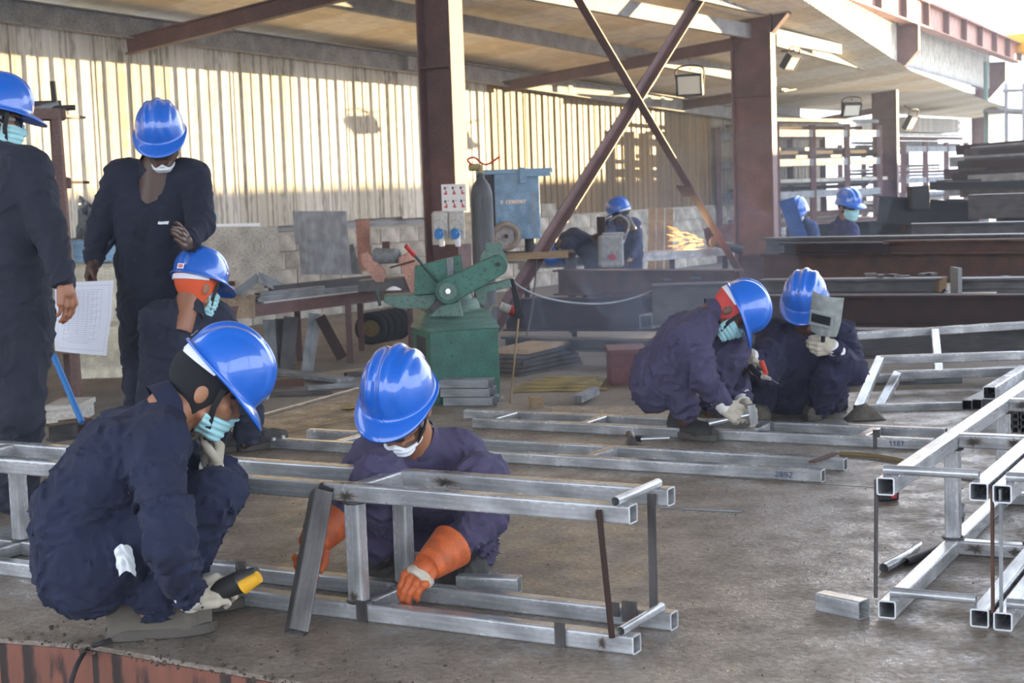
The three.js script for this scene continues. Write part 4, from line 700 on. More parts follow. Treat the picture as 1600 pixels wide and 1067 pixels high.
// ---------- machines and stores behind the workers ----------
function slab(pts, depth, bev = .004, turn = 0) { // outline at its own distance, front face there, given real thickness away from it
  const c = v3(pts[0]), s = new THREE.Shape(pts.map((p) => new THREE.Vector2(p[0] - c.x, p[1] - c.y)));
  const g = new THREE.ExtrudeGeometry(s, { depth: depth - 2 * bev, bevelEnabled: bev > 0, bevelSize: bev, bevelThickness: bev, bevelSegments: 2, curveSegments: 8 });
  g.translate(0, 0, -depth + bev); if (turn) g.rotateY(turn); return g.translate(c.x, c.y, c.z);
}
function ring(p0, p1, r) { return rod(p0, p1, r, r, 28); }
const off = (p, x = 0, y = 0, z = 0) => [p[0] + x, p[1] + y, p[2] + z];
{ // cut-off saw
  const s = thing('cutoff_saw', 'green abrasive cut-off saw on a square cabinet', 'saw');
  const c = [-.36,0,-9.298], ry = .32, cab = mesh('cabinet', bx(.42, .63, .4, [0, .115, 0], 0, .008), M.green, s); cab.position.set(c[0] + .02, 0, c[2] - .15); cab.rotation.y = ry;
  const hd = (() => { const q = new THREE.CylinderGeometry(.24, .31, .1, 4, 1); q.rotateY(Math.PI / 4); q.scale(1, 1, .95); return q; })();
  const hood = mesh('hood', hd, M.greenPale, s); hood.position.set(c[0] + .02, .48, c[2] - .15); hood.rotation.y = ry;
  const lid = mesh('lid', bx(.33, .012, .3, [0, 0, 0], 0, .004), M.greenPale, s); lid.position.set(c[0] + .02, .535, c[2] - .15); lid.rotation.y = ry;
  const door = mesh('side_opening', bx(.012, .18, .2), M.dark, s); door.position.set(c[0] + .02 - .205 * Math.cos(ry), .3, c[2] - .15 + .205 * Math.sin(ry)); door.rotation.y = ry;
  for (const y of [.36, .28]) { const p = [c[0] + .0, y, c[2] + .055]; mesh('bolt_hole', ring(off(p, 0, 0, -.03), off(p, 0, 0, .012), .009), M.black, s); }
  mesh('turntable', rod([c[0] + .02, .53, c[2] - .15], [c[0] + .02, .6, c[2] - .15], .16, .145, 32), M.greenPale, s);
  mesh('pedestal', rod([c[0] + .02, .6, c[2] - .15], [c[0] + .02, .7, c[2] - .15], .11, .09, 24), M.greenPale, s);
  mesh('saw_table', slab([[-.73,0.645,-9.2], [-.436,0.646,-9.2], [-.438,0.609,-9.2], [-.476,0.569,-9.2], [-.655,0.575,-9.2], [-.731,0.612,-9.2]], .22), M.greenPale, s);
  mesh('wheel_guard', slab([[-.542,0.812,-9.15], [-.374,0.847,-9.15], [-.278,0.865,-9.15], [-.274,0.755,-9.15], [-.433,0.657,-9.15], [-.552,0.653,-9.15]], .1), M.green, s);
  mesh('guard_plate', slab([[-.355,0.854,-9.13], [-.325,0.857,-9.13], [-.325,0.757,-9.13], [-.355,0.744,-9.13]], .02), M.galvDull, s);
  mesh('disc', ring([-.403,0.611,-9.26], [-.401,0.617,-9.22], .085), M.mill, s);
  // belt guard: two round ends joined
  const A = v3([-.354,0.673,-9.02]), B = v3([-.069,0.809,-9.02]); const L = A.distanceTo(B), bs = new THREE.Shape(); bs.absarc(0, 0, .068, Math.PI / 2 + .05, Math.PI * 1.5 - .05); bs.absarc(L, 0, .055, -Math.PI / 2 + .05, Math.PI / 2 - .05);
  const bg = new THREE.ExtrudeGeometry(bs, { depth: .08, bevelEnabled: true, bevelSize: .005, bevelThickness: .005, bevelSegments: 2, curveSegments: 16 }); bg.rotateZ(Math.atan2(B.y - A.y, B.x - A.x)); bg.translate(A.x, A.y, A.z - .08);
  mesh('belt_guard', bg, M.green, s);
  mesh('pulley_cap', ring([-.356,0.671,-9.06], [-.353,0.675,-8.99], .05), M.greenPale, s); mesh('hub_nut', ring([-.353,0.675,-9], [-.352,0.676,-8.975], .014), M.steelBright, s); mesh('guard_hole', ring([-.064,0.817,-9], [-.064,0.818,-8.992], .012), M.black, s);
  mesh('motor', ring([-.097,0.816,-9.45], [-.086,0.833,-9.06], .078), M.greenPale, s); mesh('terminal_box', bx(.1, .05, .1, [-.084,0.91,-9.15], 0, .006), M.greenPale, s);
  mesh('arm_bracket', slab([[-.21,0.674,-9.1], [-.006,0.722,-9.1], [0.004,0.681,-9.1], [-.137,0.657,-9.1], [-.151,0.576,-9.1], [-.183,0.607,-9.1]], .06), M.greenPale, s);
  mesh('tilt_plate', slab([[-.398,0.583,-9.12], [-.301,0.602,-9.12], [-.282,0.52,-9.12], [-.467,0.527,-9.12]], .12), M.greenPale, s);
  mesh('handle', rod([-.421,0.726,-9.1], [-.547,0.897,-9.05], .009), M.greenDark, s); mesh('handle_grip', rod([-.537,0.882,-9.06], [-.584,0.94,-9.03], .014), M.red, s);
  mesh('feed_lever', rod([-.776,0.688,-9.2], [-.758,0.59,-9.2], .01), M.greenDark, s);
  done(s, [c[0] + .02, -.2, c[2] - .15]);
}
{ // belt and plug hanging beside the saw
  solo('rubber_strap', slab([[-.002,0.697,-9.6], [0.021,0.696,-9.6], [0.055,0.563,-9.6], [0.075,0.453,-9.6], [0.028,0.463,-9.6], [0.017,0.58,-9.6]], .02, .002), M.rubber, 'black rubber strap hanging at the back of the saw', 'strap');
  const p = thing('power_plug', 'white and red industrial plug hanging beside the saw', 'plug'); mesh('body', rod([-.067,0.532,-9.7], [-.001,0.503,-9.7], .024, .027), M.offWhite, p); mesh('cap', rod([-.005,0.503,-9.7], [0.026,0.49,-9.7], .03), M.red, p); mesh('cord', hose([[-.067,0.529,-9.7], [-.119,0.519,-9.75], [-.138,0.436,-9.8], [-.121,0.266,-9.9]], .008), M.offWhite, p); done(p);
}
{ // socket boxes and safety board on the first column
  const w = [[[-.62,1.053,-13.55], [-.608,0.807,-13.55]], [[-.49,1.048,-13.55], [-.472,0.803,-13.55]]];
  const b = thing('safety_board', 'white board of red safety pictograms on the first column', 'sign');
  const cv = document.createElement('canvas'); cv.width = 192; cv.height = 224; const x = cv.getContext('2d'); x.fillStyle = '#dcd6d0'; x.fillRect(0, 0, 192, 224);
  for (let r = 0; r < 2; r++) for (let i = 0; i < 3; i++) { const cx = 34 + i * 62, cy = 24 + r * 108; x.fillStyle = '#3a3a44'; x.beginPath(); x.ellipse(cx - 6, cy + 8, 9, 13, 0, 0, 7); x.fill(); x.fillStyle = '#b8302c'; x.fillRect(cx - 4, cy + 26, 12, 34); x.fillRect(cx - 16 + i * 6, cy + 46, 26, 14); x.beginPath(); x.arc(cx + 16, cy + 2, 4, 0, 7); x.fill(); }
  const t = new THREE.CanvasTexture(cv); t.colorSpace = THREE.SRGBColorSpace;
  const a = v3([-.549,1.294,-13.5]), e = v3([-.347,1.292,-13.45]), d = v3([-.547,1.062,-13.5]); const W = a.distanceTo(e), Hh = a.distanceTo(d);
  const q = bx(W, Hh, .008); const m = mesh('board', q, std(0xffffff, .6, 0, { map: t }), b); m.position.copy(a).add(e).multiplyScalar(.5); m.position.y -= Hh / 2; done(b);
  for (const [i, c] of [[-.566,0.95,-13.45], [-.431,0.945,-13.45]].entries()) {
    const s = thing('power_socket', i ? 'grey industrial socket box with white plug nearer the cylinder' : 'grey industrial socket box with white plug at the column edge', 'socket');
    mesh('box', bx(.13, .24, .09, off(c, 0, 0, 0), 0, .012), M.offWhite, s); mesh('hood', slab([off(c, -.06, .1, .05), off(c, .06, .1, .05), off(c, .05, -.04, .11), off(c, -.055, -.04, .11)], .06, .004), M.offWhite, s);
    mesh('socket_ring', ring(off(c, -.015, -.06, .04), off(c, -.015, -.075, .12), .04), M.blue, s); mesh('plug', rod(off(c, .0, -.05, .1), off(c, .005, -.17, .06), .026, .024), M.white, s); done(s);
  }
  solo('junction_plate', bx(.34, .27, .02, [-.481,0.916,-13.62]), M.offWhite, 'grey mounting plate behind the two socket boxes', 'plate');
}
{ // gas cylinder
  const p = [-.206,1.25,-12.95], pr = [[.001, -.2], [.088, -.2], [.09, -.17], [.09, 1.17], [.086, 1.22], [.07, 1.275], [.045, 1.31], [.03, 1.33], [.028, 1.37], [.001, 1.375]];
  const g = thing('gas_cylinder', 'dark grey gas cylinder beside the first column', 'cylinder');
  mesh('shell', new THREE.LatheGeometry(pr.map((q) => new THREE.Vector2(...q)), 32).translate(p[0], 0, p[2]), std(0x56565a, .6, .2, { map: paintT }), g);
  mesh('valve', rod([p[0], 1.36, p[2]], [p[0], 1.44, p[2]], .022), M.brass, g); mesh('regulator', rod([p[0] - .09, 1.42, p[2] + .03], [p[0] - .02, 1.42, p[2] + .01], .03), M.brass, g);
  mesh('hose', hose([[p[0] - .06, 1.43, p[2] + .03], [p[0] - .1, 1.48, p[2] + .05], [p[0] - .05, 1.5, p[2]], [p[0] + .04, 1.44, p[2] - .02], [p[0] + .16, 1.5, p[2] - .05]], .009), M.red, g); done(g);
}
{ // welding set on its stand
  const Z = 15, g = thing('welding_machine', 'pale blue wheeled welding set lettered CEMONT', 'machine');
  const lo = v3([-.117,0.759,-15]), hi = v3([0.308,1.387,-15]), w = hi.x - lo.x, h = hi.y - lo.y, c = [(lo.x + hi.x) / 2, (lo.y + hi.y) / 2, lo.z - .32];
  mesh('cabinet', bx(w, h, .62, c, 0, .008), M.lightBlue, g);
  mesh('end_panel', bx(.17, h * .98, .6, [lo.x - .085, c[1], c[2] - .02], 0, .006), M.dark, g);
  mesh('top_plate', bx(w + .3, .045, .66, [c[0] - .02, hi.y + .01, c[2]], 0, .006), M.lightBlue, g);
  mesh('lift_bracket', bx(.06, .15, .03, [c[0] + .06, hi.y - .03, lo.z + .015], 0, .004), M.lightBlue, g); mesh('lift_arm', bx(.24, .05, .03, [c[0] + .2, hi.y - .02, lo.z + .02], 0, .004), M.lightBlue, g);
  for (let i = 0; i < 12; i++) mesh('louvre', bx(.05, .012, .008, [hi.x - .06, hi.y - .2 - i * .032, lo.z + .003]), M.greyPaint, g);
  const cv = document.createElement('canvas'); cv.width = 512; cv.height = 96; const x = cv.getContext('2d'); x.font = 'italic bold 78px sans-serif'; x.fillStyle = '#e9dfd2'; x.textBaseline = 'middle'; x.lineWidth = 5; x.strokeStyle = '#d8b184'; x.strokeText('CEMONT', 96, 50); x.fillText('CEMONT', 96, 50); x.fillRect(20, 20, 14, 60); x.fillRect(44, 20, 12, 60);
  const t = new THREE.CanvasTexture(cv); t.colorSpace = THREE.SRGBColorSpace; const pl = new THREE.PlaneGeometry(.3, .056).translate(c[0] - .02, c[1] + .04, lo.z - .005); mesh('lettering', pl.translate(0, 0, .009), new THREE.MeshStandardMaterial({ map: t, transparent: true, roughness: .6 }), g);
  const wc = v3([-.019,0.798,-14.8]); const wh = mesh('wheel', ring(wc.clone().add(new THREE.Vector3(.01, 0, -.09)), wc, .135), M.rubber, g); mesh('tyre_side', new THREE.TorusGeometry(.108, .03, 10, 28).translate(wc.x, wc.y, wc.z), std(0x9a8f85, .85, 0, { map: concT }), g);
  mesh('wheel_disc', ring(wc.clone().add(new THREE.Vector3(0, 0, -.02)), wc.clone().add(new THREE.Vector3(0, 0, .008)), .085), M.greyPaint, g); mesh('hub', ring(wc, wc.clone().add(new THREE.Vector3(0, 0, .03)), .02), M.rust, g);
  mesh('caster', rod(off([hi.x - .1, lo.y, lo.z - .1], 0, 0, 0), [hi.x - .1, lo.y - .14, lo.z - .1], .05, .06), M.dark, g); mesh('back_caster', rod([hi.x - .1, lo.y, lo.z - .5], [hi.x - .1, lo.y - .14, lo.z - .5], .05), M.dark, g); mesh('caster', rod([lo.x + .05, lo.y, lo.z - .5], [lo.x + .05, lo.y - .14, lo.z - .5], .05), M.dark, g);
  done(g);
  const st = thing('equipment_stand', 'steel stand with wooden edge board carrying the welding set', 'stand'), y = lo.y - .155;
  mesh('edge_board', bx(.6, .06, .05, [c[0] + .16, y, lo.z + .1]), M.wood, st); mesh('deck', bx(.95, .03, .8, [c[0] + .06, y, c[2]]), M.rustDark, st);
  for (const [dx, dz] of [[-.4, .3], [.5, .3], [-.4, -.3], [.5, -.3]]) mesh('leg', bx(.05, y + .2, .05, [c[0] + dx, (y - .2) / 2, c[2] + dz]), M.rustDark, st); done(st);
}
{ // bench behind the crouching men
  const b = thing('work_bench', 'low steel bench with bright edge strip behind the nearest helmets', 'bench');
  const A = v3([-2.265,0.4,-12.191]), B = v3([-.846,0.4,-14.265]), bs = basis(A, B), at = (t, a, y) => A.clone().lerp(B, t).addScaledVector(bs.x, a).setY(y);
  mesh('front_channel', sweep(cShape(.1, .06), at(0, 0, .35), at(1, 0, .35)), M.maroon, b); mesh('edge_strip', bar(at(.2, -.01, .405), at(.86, -.01, .405), .03, .012), M.steelBright, b);
  const back = bs.x.z < 0 ? 1 : -1;
  mesh('bench_top', bar(at(0, back * .32, .385), at(1, back * .32, .385), .62, .02), M.galvDull, b); mesh('rear_channel', sweep(cShape(.1, .06), at(0, back * .62, .35), at(1, back * .62, .35)), M.maroon, b);
  for (const t of [.05, .63, .97]) for (const a of [.02, .6]) mesh('leg', bar(at(t, back * a, -.2), at(t, back * a, .34), .05, .05, [1, 0, 0]), M.maroon, b);
  done(b);
  const on = (t, a, y) => at(t, back * a, y);
  for (const [t0, t1, a, y, w, h, m, lab] of [[.25, .95, .18, .42, .05, .05, M.galvDull, 'grey square tube lying along the front of the bench'], [.3, .62, .28, .43, .07, .07, M.galvDull, 'short grey tube lying on the bench beside the sacking'], [.42, 1, .42, .425, .12, .06, M.mill, 'dark channel lying along the back of the bench']]) solo('bench_stock', h === .06 ? sweep(cShape(.1, .06), on(t0, a, y + .02), on(t1, a, y + .02)) : sqTube(on(t0, a, y), on(t1, a, y), w), m, lab, 'tube');
  // sacking and bent strip
  const sk = on(.12, .16, .42), gs = grid(24, 12, (u, v) => { const n = .035 * fbm(u * 5, v * 5, 3, 3), x = (u - .5) * .46, z = (v - .5) * .34; const dr = v > .86 ? -(v - .86) * 1.1 : 0; return [sk.x + x, sk.y + .035 + n + dr, sk.z + z + n * .4]; });
  solo('sacking', gs, M.card, 'crumpled brown sacking on the bench end', 'sack');
  solo('bent_strip', sweep(boxShape(.09, .006), on(.26, .5, .41), on(.36, .4, .58), [1, 0, .3]), M.galvDull, 'bent flat steel strip standing on the bench', 'strip'); solo('bent_strip', sweep(boxShape(.09, .006), on(.36, .4, .58), on(.52, .45, .44), [1, 0, .3]), M.galvDull, 'sloping flat steel strip leaning down the bench', 'strip');
  // chop saw parts at the far end
  const cs = thing('chop_saw', 'salmon painted chop saw with grey motor at the bench end', 'saw');
  mesh('arm', slab([[-1.229,0.735,-13.2], [-1.175,0.754,-13.2], [-1.038,0.59,-13.2], [-1.053,0.505,-13.2], [-1.111,0.507,-13.2], [-1.227,0.66,-13.2]], .12), M.salmon, cs);
  mesh('motor', rod([-1.106,0.718,-13.25], [-.923,0.716,-13.15], .068, .06, 20), M.galvDull, cs); mesh('guard', slab([[-.915,0.696,-13.1], [-.818,0.756,-13.1], [-.756,0.712,-13.1], [-.769,0.406,-13.1], [-.821,0.418,-13.1]], .14), M.salmon, cs); mesh('bed', slab([[-1.265,0.509,-13.25], [-.782,0.535,-13.25], [-.787,0.428,-13.25], [-1.269,0.424,-13.25]], .3), M.mill, cs); mesh('switch_block', bx(.06, .07, .06, [-1.026,0.799,-13.3]), M.rust, cs); mesh('lever', rod([-.982,0.625,-13.1], [-.773,0.68,-13], .008), M.rust, cs); done(cs);
  solo('white_rag', grid(10, 6, (u, v) => { const p = [-1.017,0.438,-12.9]; return [p[0] + u * .13, p[1] + .03 * Math.sin(u * 3.1) * Math.sin(v * 3.1) + .01, p[2] - v * .1]; }), M.white, 'small white rag on the bench near the saw', 'rag');
}
{ // stored things under and behind the bench
  const sp = thing('tyre_stack', 'row of dark wheels with a yellow hub stored under the bench', 'wheel');
  const c = v3([-1.313,-.019,-14.8]); for (let i = 0; i < 5; i++) mesh('tyre', new THREE.TorusGeometry(.115, .04, 10, 26).translate(c.x + i * .055, c.y + i * .004, c.z - i * .06), M.rubber, sp); mesh('hub', ring(off(c.toArray(), 0, 0, -.04), off(c.toArray(), 0, 0, .01), .085), std(0x7d6a2e, .8, 0, { map: paintT }), sp); done(sp);
  for (const [a, b, w, m, lab] of [[[-1.99,0.234,-13], [-1.999,-.174,-13.1], .1, M.galvDull, 'grey strip standing under the bench beside the sacking'], [[-1.833,0.238,-13.2], [-1.878,-.205,-13.1], .12, M.mill, 'dark wide strip standing under the bench'], [[-1.634,0.258,-13.2], [-1.695,-.2,-13], .1, M.galvDull, 'pale strip under the middle of the bench'], [[-1.581,0.238,-13.1], [-1.401,-.104,-13], .09, M.rustDark, 'rusty strip slanting under the bench'], [[-1.95,0.218,-13.3], [-1.949,-.215,-13.3], .08, M.mill, 'narrow dark strip under the bench']]) solo('stored_strip', bar(a, b, w, .012, [0, 0, 1]), m, lab, 'strip');
  for (const [a, b, w, h, m, lab] of [[[-2.083,-.14,-13.35], [-1.843,-.14,-13.423], .1, .06, M.wood, 'short timber block on the ground under the bench'], [[-2.054,-.17,-12.939], [-1.278,-.17,-12.021], .16, .03, M.galvDull, 'pale steel plank on the ground under the bench'], [[-1.88,-.16,-11.874], [-1.581,-.16,-11.906], .07, .05, M.rust, 'rust brown bar on the ground behind the platform'], [[-1.521,-.17,-11.623], [-1.155,-.17,-11.749], .06, .03, M.galvDull, 'grey flat bar on the ground behind the platform'], [[-1.773,-.18,-11.403], [-1.311,-.18,-11.422], .05, .03, M.mill, 'dark flat bar lying close behind the platform edge'], [[-1.322,-.18,-12.45], [-.934,-.18,-12.684], .05, .04, M.mill, 'dark bar on the ground near the wheels']]) solo('ground_bar', bar(a, b, w, h), m, lab, 'bar');
  solo('leaning_plate', slab([[-2.218,1.081,-16.449], [-1.665,1.063,-17.293], [-1.642,0.405,-16.963], [-2.155,0.426,-16.18], [-2.173,0.741,-16.335], [-2.206,0.743,-16.285]], .012, .002), std(0xe6e7ea, .6, .1, { map: galvT }), 'large grey steel plate leaning on the block wall', 'plate');
  solo('leaning_plate', slab([[-1.71,0.685,-16.677], [-1.633,0.719,-16.795], [-1.553,0.394,-16.734], [-1.728,0.402,-16.467]], .01, .002), M.galvDull, 'small bent grey plate beside the large leaning plate', 'plate');
  solo('leaning_plate', slab([[-1.682,0.939,-17.633], [-1.531,0.95,-17.864], [-1.54,0.391,-17.85], [-1.679,0.371,-17.637]], .02, .002), M.salmon, 'salmon painted plate propped at the wall behind the chop saw', 'plate');
  solo('wall_bracket', bx(.06, .42, .05, [-2.892,0.54,-16.514]), M.rust, 'rust brown upright bar before the block wall', 'bar');
  const cab = thing('low_partition', 'low white board partition before the block wall', 'partition'); mesh('board', slab([[-3.003,0.956,-15.98], [-2.317,0.94,-17.029], [-2.321,0.406,-17.022], [-3.026,0.411,-15.945]], .06, .003), M.offWhite, cab); mesh('rail', bar([-2.998,0.963,-15.952], [-2.605,0.947,-16.552], .08, .05), M.white, cab); done(cab);
}
{ // rack and crates at the far side of the standing men
  const r = thing('angle_rack', 'tall red-brown angle iron rack behind the standing men', 'rack'), m = std(0x74524a, .6, 0, { map: paintT });
  const L = (a, b) => sweep(lShape(.07, .07, .01), a, b, [0, 0, 1]);
  const T = [[-3.007,1.852,-10.9], [-3.718,1.889,-11], [-3.303,1.889,-11.9], [-3.962,1.925,-12]], B = [[-2.977,-.233,-10.9], [-3.862,-.216,-11], [-3.312,-.259,-11.9], [-4.108,-.245,-12]];
  T.forEach((t, i) => { const bb = [...B[i]]; bb[1] = -.2; mesh('post', L(bb, t), m, r); });
  for (const h of [0, .23, .78]) { const q = (i) => between(T[i], [B[i][0], -.2, B[i][2]], h); mesh('shelf_angle', bar(q(1), q(0), .06, .07), m, r); mesh('shelf_angle', bar(q(3), q(2), .06, .07), m, r); mesh('side_angle', bar(q(0), q(2), .06, .07), m, r); if (h) mesh('shelf_board', bar(between(q(0), q(2), .5), between(q(1), q(3), .5), .9, .02), M.rustDark, r); else mesh('shelf_board', bar(between(q(0), q(2), .5), between(q(1), q(3), .5), .9, .02), m, r); }
  done(r);
  for (const [a, b, rr, mm, lab] of [[[-3.472,1.908,-11.2], [-3.016,1.915,-11.3], .02, M.dark, 'dark bar on the rack top reaching furthest out'], [[-3.486,1.959,-11.4], [-3.168,1.962,-11.5], .02, M.mill, 'dark bar lying at the back of the rack top'], [[-3.354,1.881,-11.1], [-3.141,1.937,-11.3], .025, M.galvDull, 'grey bar lying crooked on the rack top'], [[-3.194,2.111,-11.4], [-3.184,1.908,-11.4], .022, M.dark, 'dark peg standing upright on the rack top'], [[-3.254,1.402,-11.2], [-3.11,1.406,-11.2], .03, M.steelBright, 'bright bar on the second rack shelf'], [[-3.306,1.458,-11.3], [-3.197,1.463,-11.3], .02, M.mill, 'short dark bar on the second rack shelf']]) solo('rack_bar', rod(a, b, rr), mm, lab, 'bar');
  const cr = grid(22, 22, (u, v) => { const p = [-3.291,0.983,-12], q = .09 * fbm(u * 4, v * 4, 17, 3); return [p[0] + u * .26 + q * .3, p[1] + v * .3 * (1 - .5 * u) + q, p[2] - .1 + q * 1.4 - .2 * v]; });
  solo('crumpled_sheet', cr, M.galvDull, 'crumpled grey sheet on the crate behind the paper', 'sheet');
}
const crate = (a, b, d, mm, lab, cat = 'box') => { const A = v3(a), B = v3(b); const g = thing('storage_box', lab, cat); const w = B.x - A.x, h = A.y - B.y; mesh('shell', bx(w, h, d, [(A.x + B.x) / 2, (A.y + B.y) / 2, A.z - d / 2], 0, .012), mm, g); mesh('lid_rim', bx(w + .02, .035, d + .02, [(A.x + B.x) / 2, A.y - .018, A.z - d / 2], 0, .006), mm, g); return done(g); };
crate([-3.292,0.964,-12], [-2.993,0.794,-12], .4, M.lightBlue, 'pale blue panel box under the crumpled sheet');
crate([-3.359,0.778,-12.2], [-2.928,0.056,-12.2], .5, M.cream, 'cream steel cabinet behind the sheet of paper', 'cabinet');
crate([-3.13,0.352,-11.4], [-2.755,-.024,-11.4], .45, std(0xe8dfc4, .7, 0, { map: paintT }), 'cream white crate low behind the paper');
crate([-3.098,-.079,-10.4], [-2.877,-.206,-10.4], .4, M.offWhite, 'flat white box on the ground at the rack foot');
solo('blue_pole', rod([-2.496,0.423,-8.6], [-2.282,0.094,-8.3], .017), M.blue, 'blue pole propped slanting behind the standing man', 'pole');
for (const [x, y, lab] of [[[-2.454,0,-8.287], 0, 'dark steel offcut nearest the standing man’s leg'], [[-2.42,0,-8.409], .2, 'rusty steel offcut on the floor behind the near frame']]) solo('steel_offcut', sweep(iShape(.09, .09, .012), [x[0], .045, x[2]], [x[0] + .12, .045, x[2] - .1]), y ? M.rust : M.mill, lab, 'offcut');
solo('teal_bag', new THREE.IcosahedronGeometry(.09, 3).scale(.8, 1, .8).translate(...[-2.627,1.076,-14]), std(0x4ea9b8, .7), 'small teal plastic bag on the partition beside the standing man', 'bag');
// ---- stacked beams ----
function beam(label, a, b, H, B, mat, o = {}) { const A = v3(a), C = v3(b); A.y -= H / 2; C.y -= H / 2; return solo('steel_beam', sweep(o.box ? tubeShape(B, H, .01, .01) : o.c ? cShape(H, B * (o.c), .012) : iShape(H, B, .016, .01), A, C), mat, label, 'beam', o.group); }
beam('long rusty beam in front of the bending distant man', [0.46,0.46,-15.01], [2.025,0.46,-13.947], .24, .2, M.rust);
beam('dark beam lying low behind the hanging cable', [-.046,0.22,-14.788], [1.393,0.22,-14.23], .3, .2, M.rustDark);
beam('steel channel with flat top beside the red-scarfed man', [1.186,0.4,-13.285], [2.351,0.4,-13.138], .34, .22, M.mill);
beam('grey square section pointing out of the beam pile', [1.154,0.12,-13.567], [1.634,0.103,-14.6], .12, .12, M.galvDull, { box: true });
beam('dark beam on the ground behind the brass bars', [-.052,0.02,-13.144], [1.153,0.02,-12.37], .1, .16, M.mill);
beam('rusty deep beam across the stack behind the welders', [2.199,0.6,-13.684], [4.243,0.6,-12.457], .24, .2, M.rust);
beam('grey flanged beam on top of the stack, before the masked man', [2.347,0.7,-13.512], [3.087,0.7,-12.916], .1, .2, M.rustDark);
beam('brown beam on top of the stack at the picture edge', [3.111,0.71,-13.06], [4.207,0.71,-12.352], .11, .22, M.rust);
beam('long pale-edged beam at the back of the stack', [2.23,0.74,-13.755], [4.29,0.74,-12.593], .14, .2, M.mill);
beam('dark channel with offcuts on it, pale sawn end', [1.96,0.47,-12.346], [3.249,0.47,-11.811], .12, .2, M.mill);
beam('dark channel continuing beyond the upright plate', [3.31,0.47,-11.689], [3.911,0.47,-11.482], .1, .2, M.mill);
beam('front rusty beam with chalk figures behind the leaning frames', [1.689,0.42,-11.379], [3.656,0.42,-10.487], .22, .18, M.rustDark);
beam('lowest dark beam under the chalked beam', [1.613,0.17,-11.363], [3.74,0.17,-10.727], .2, .18, M.mill);
beam('bottom dark beam behind the crouching pair', [0.743,-.02,-11.519], [2.008,-.02,-11.277], .16, .18, M.mill);
solo('upright_plate', bx(.03, .21, .2, [3.266,0.448,-11.6]), M.galvDull, 'thin upright plate between the two dark channels', 'plate');
solo('sawn_block', slab([[3.176,0.446,-11.7], [3.223,0.477,-11.7], [3.223,0.401,-11.7], [3.17,0.365,-11.7]], .12, .002), M.wood, 'pale sawn block at the end of the dark channel', 'block');
for (const [i, p] of [[2.729,0.487,-12], [2.807,0.475,-12], [2.899,0.476,-12], [2.981,0.464,-12], [3.132,0.473,-12], [3.19,0.476,-12], [3.446,0.43,-11.8], [3.637,0.419,-11.8], [3.694,0.445,-11.8], [1.623,0.387,-13.9], [1.375,0.378,-14]].entries()) solo('beam_scrap', bx(.09, .02, .05, [p[0], p[1] + .01, p[2]], i), M.mill, 'small steel scrap lying on top of the stacked channels', 'scrap', 'scraps on the beams');
{ const a = v3([3.122,0.279,-11]), t = mark('28 45', [a.x, a.y, a.z], [1, 0, 0], [0, 0, 1], .4, .12); t[1].opacity = .25; const bm = scene.children.find((o) => o.userData.label?.startsWith('front rusty beam')); t[1].color.set(0xffffff); const m = mesh('chalk_mark', t[0].translate(-bm.position.x, -bm.position.y, -bm.position.z + .0), t[1]); bm.add(m); }
// ---- ground stores right of the saw ----
for (let i = 0; i < 6; i++) { const y = -.19 + i * .035; const a = v3([-.093,-.2,-12.086]).add(new THREE.Vector3(i * .012, 0, 0)).setY(y), b = v3([0.433,-.2,-12.897]).setY(y + .02); solo('plank', bar([a.x, y, a.z - .1], [b.x - i * .02, y, b.z], .34, .03), i === 5 ? M.wood : M.mill, i === 5 ? 'pale timber board on top of the dark sheet stack' : ['lowest', 'second', 'third', 'fourth', 'fifth'][i] + ' dark sheet from the ground under the pale board', 'board', i === 5 ? undefined : 'dark sheets under the board'); }
for (let i = 0; i < 9; i++) { const a = [-.012,-.18,-11.174], b = [0.66,-.18,-11.167]; solo('brass_bar', bar([a[0] + (i * 37 % 9) * .03, -.188 + (i % 3) * .018, a[2] - i * .05], [b[0] - (i * 23 % 7) * .02, -.188 + (i % 3) * .018, b[2] - i * .05 + .05], .028, .016), M.brass, 'yellow bar in the loose heap beyond the saw', 'bar', 'yellow bars on the ground'); }
solo('ground_bar', bar([0.415,-.15,-10.326], [0.556,-.15,-10.748], .06, .05), M.galvDull, 'short grey bar lying before the yellow bars', 'bar');
crate([0.7,0.055,-11.4], [0.968,-.295,-11.4], .4, std(0x6e3a36, .7, 0, { map: paintT }), 'dark red steel box behind the red-scarfed man');
solo('tall_rod', rod([-.026,-.096,-9.8], [0.045,0.429,-9.9], .006), M.wood, 'thin stick leaning upright behind the saw', 'stick');
solo('hanging_cable', hose([[0.002,0.691,-9.7], [0.074,0.602,-10.2], [0.233,0.479,-11], [0.519,0.356,-12], [0.825,0.277,-13], [1.145,0.256,-14], [1.342,0.292,-14.4]], .008, 50), M.galvDull, 'grey cable sagging across the beams from the saw', 'cable');
solo('hanging_cable', hose([[0.24,0.616,-14], [0.22,0.419,-13.9], [0.173,0.163,-13.6], [0.116,0.001,-13], [0.067,-.097,-12]], .008, 30), M.dark, 'dark cable dropping from the welding set stand', 'cable');
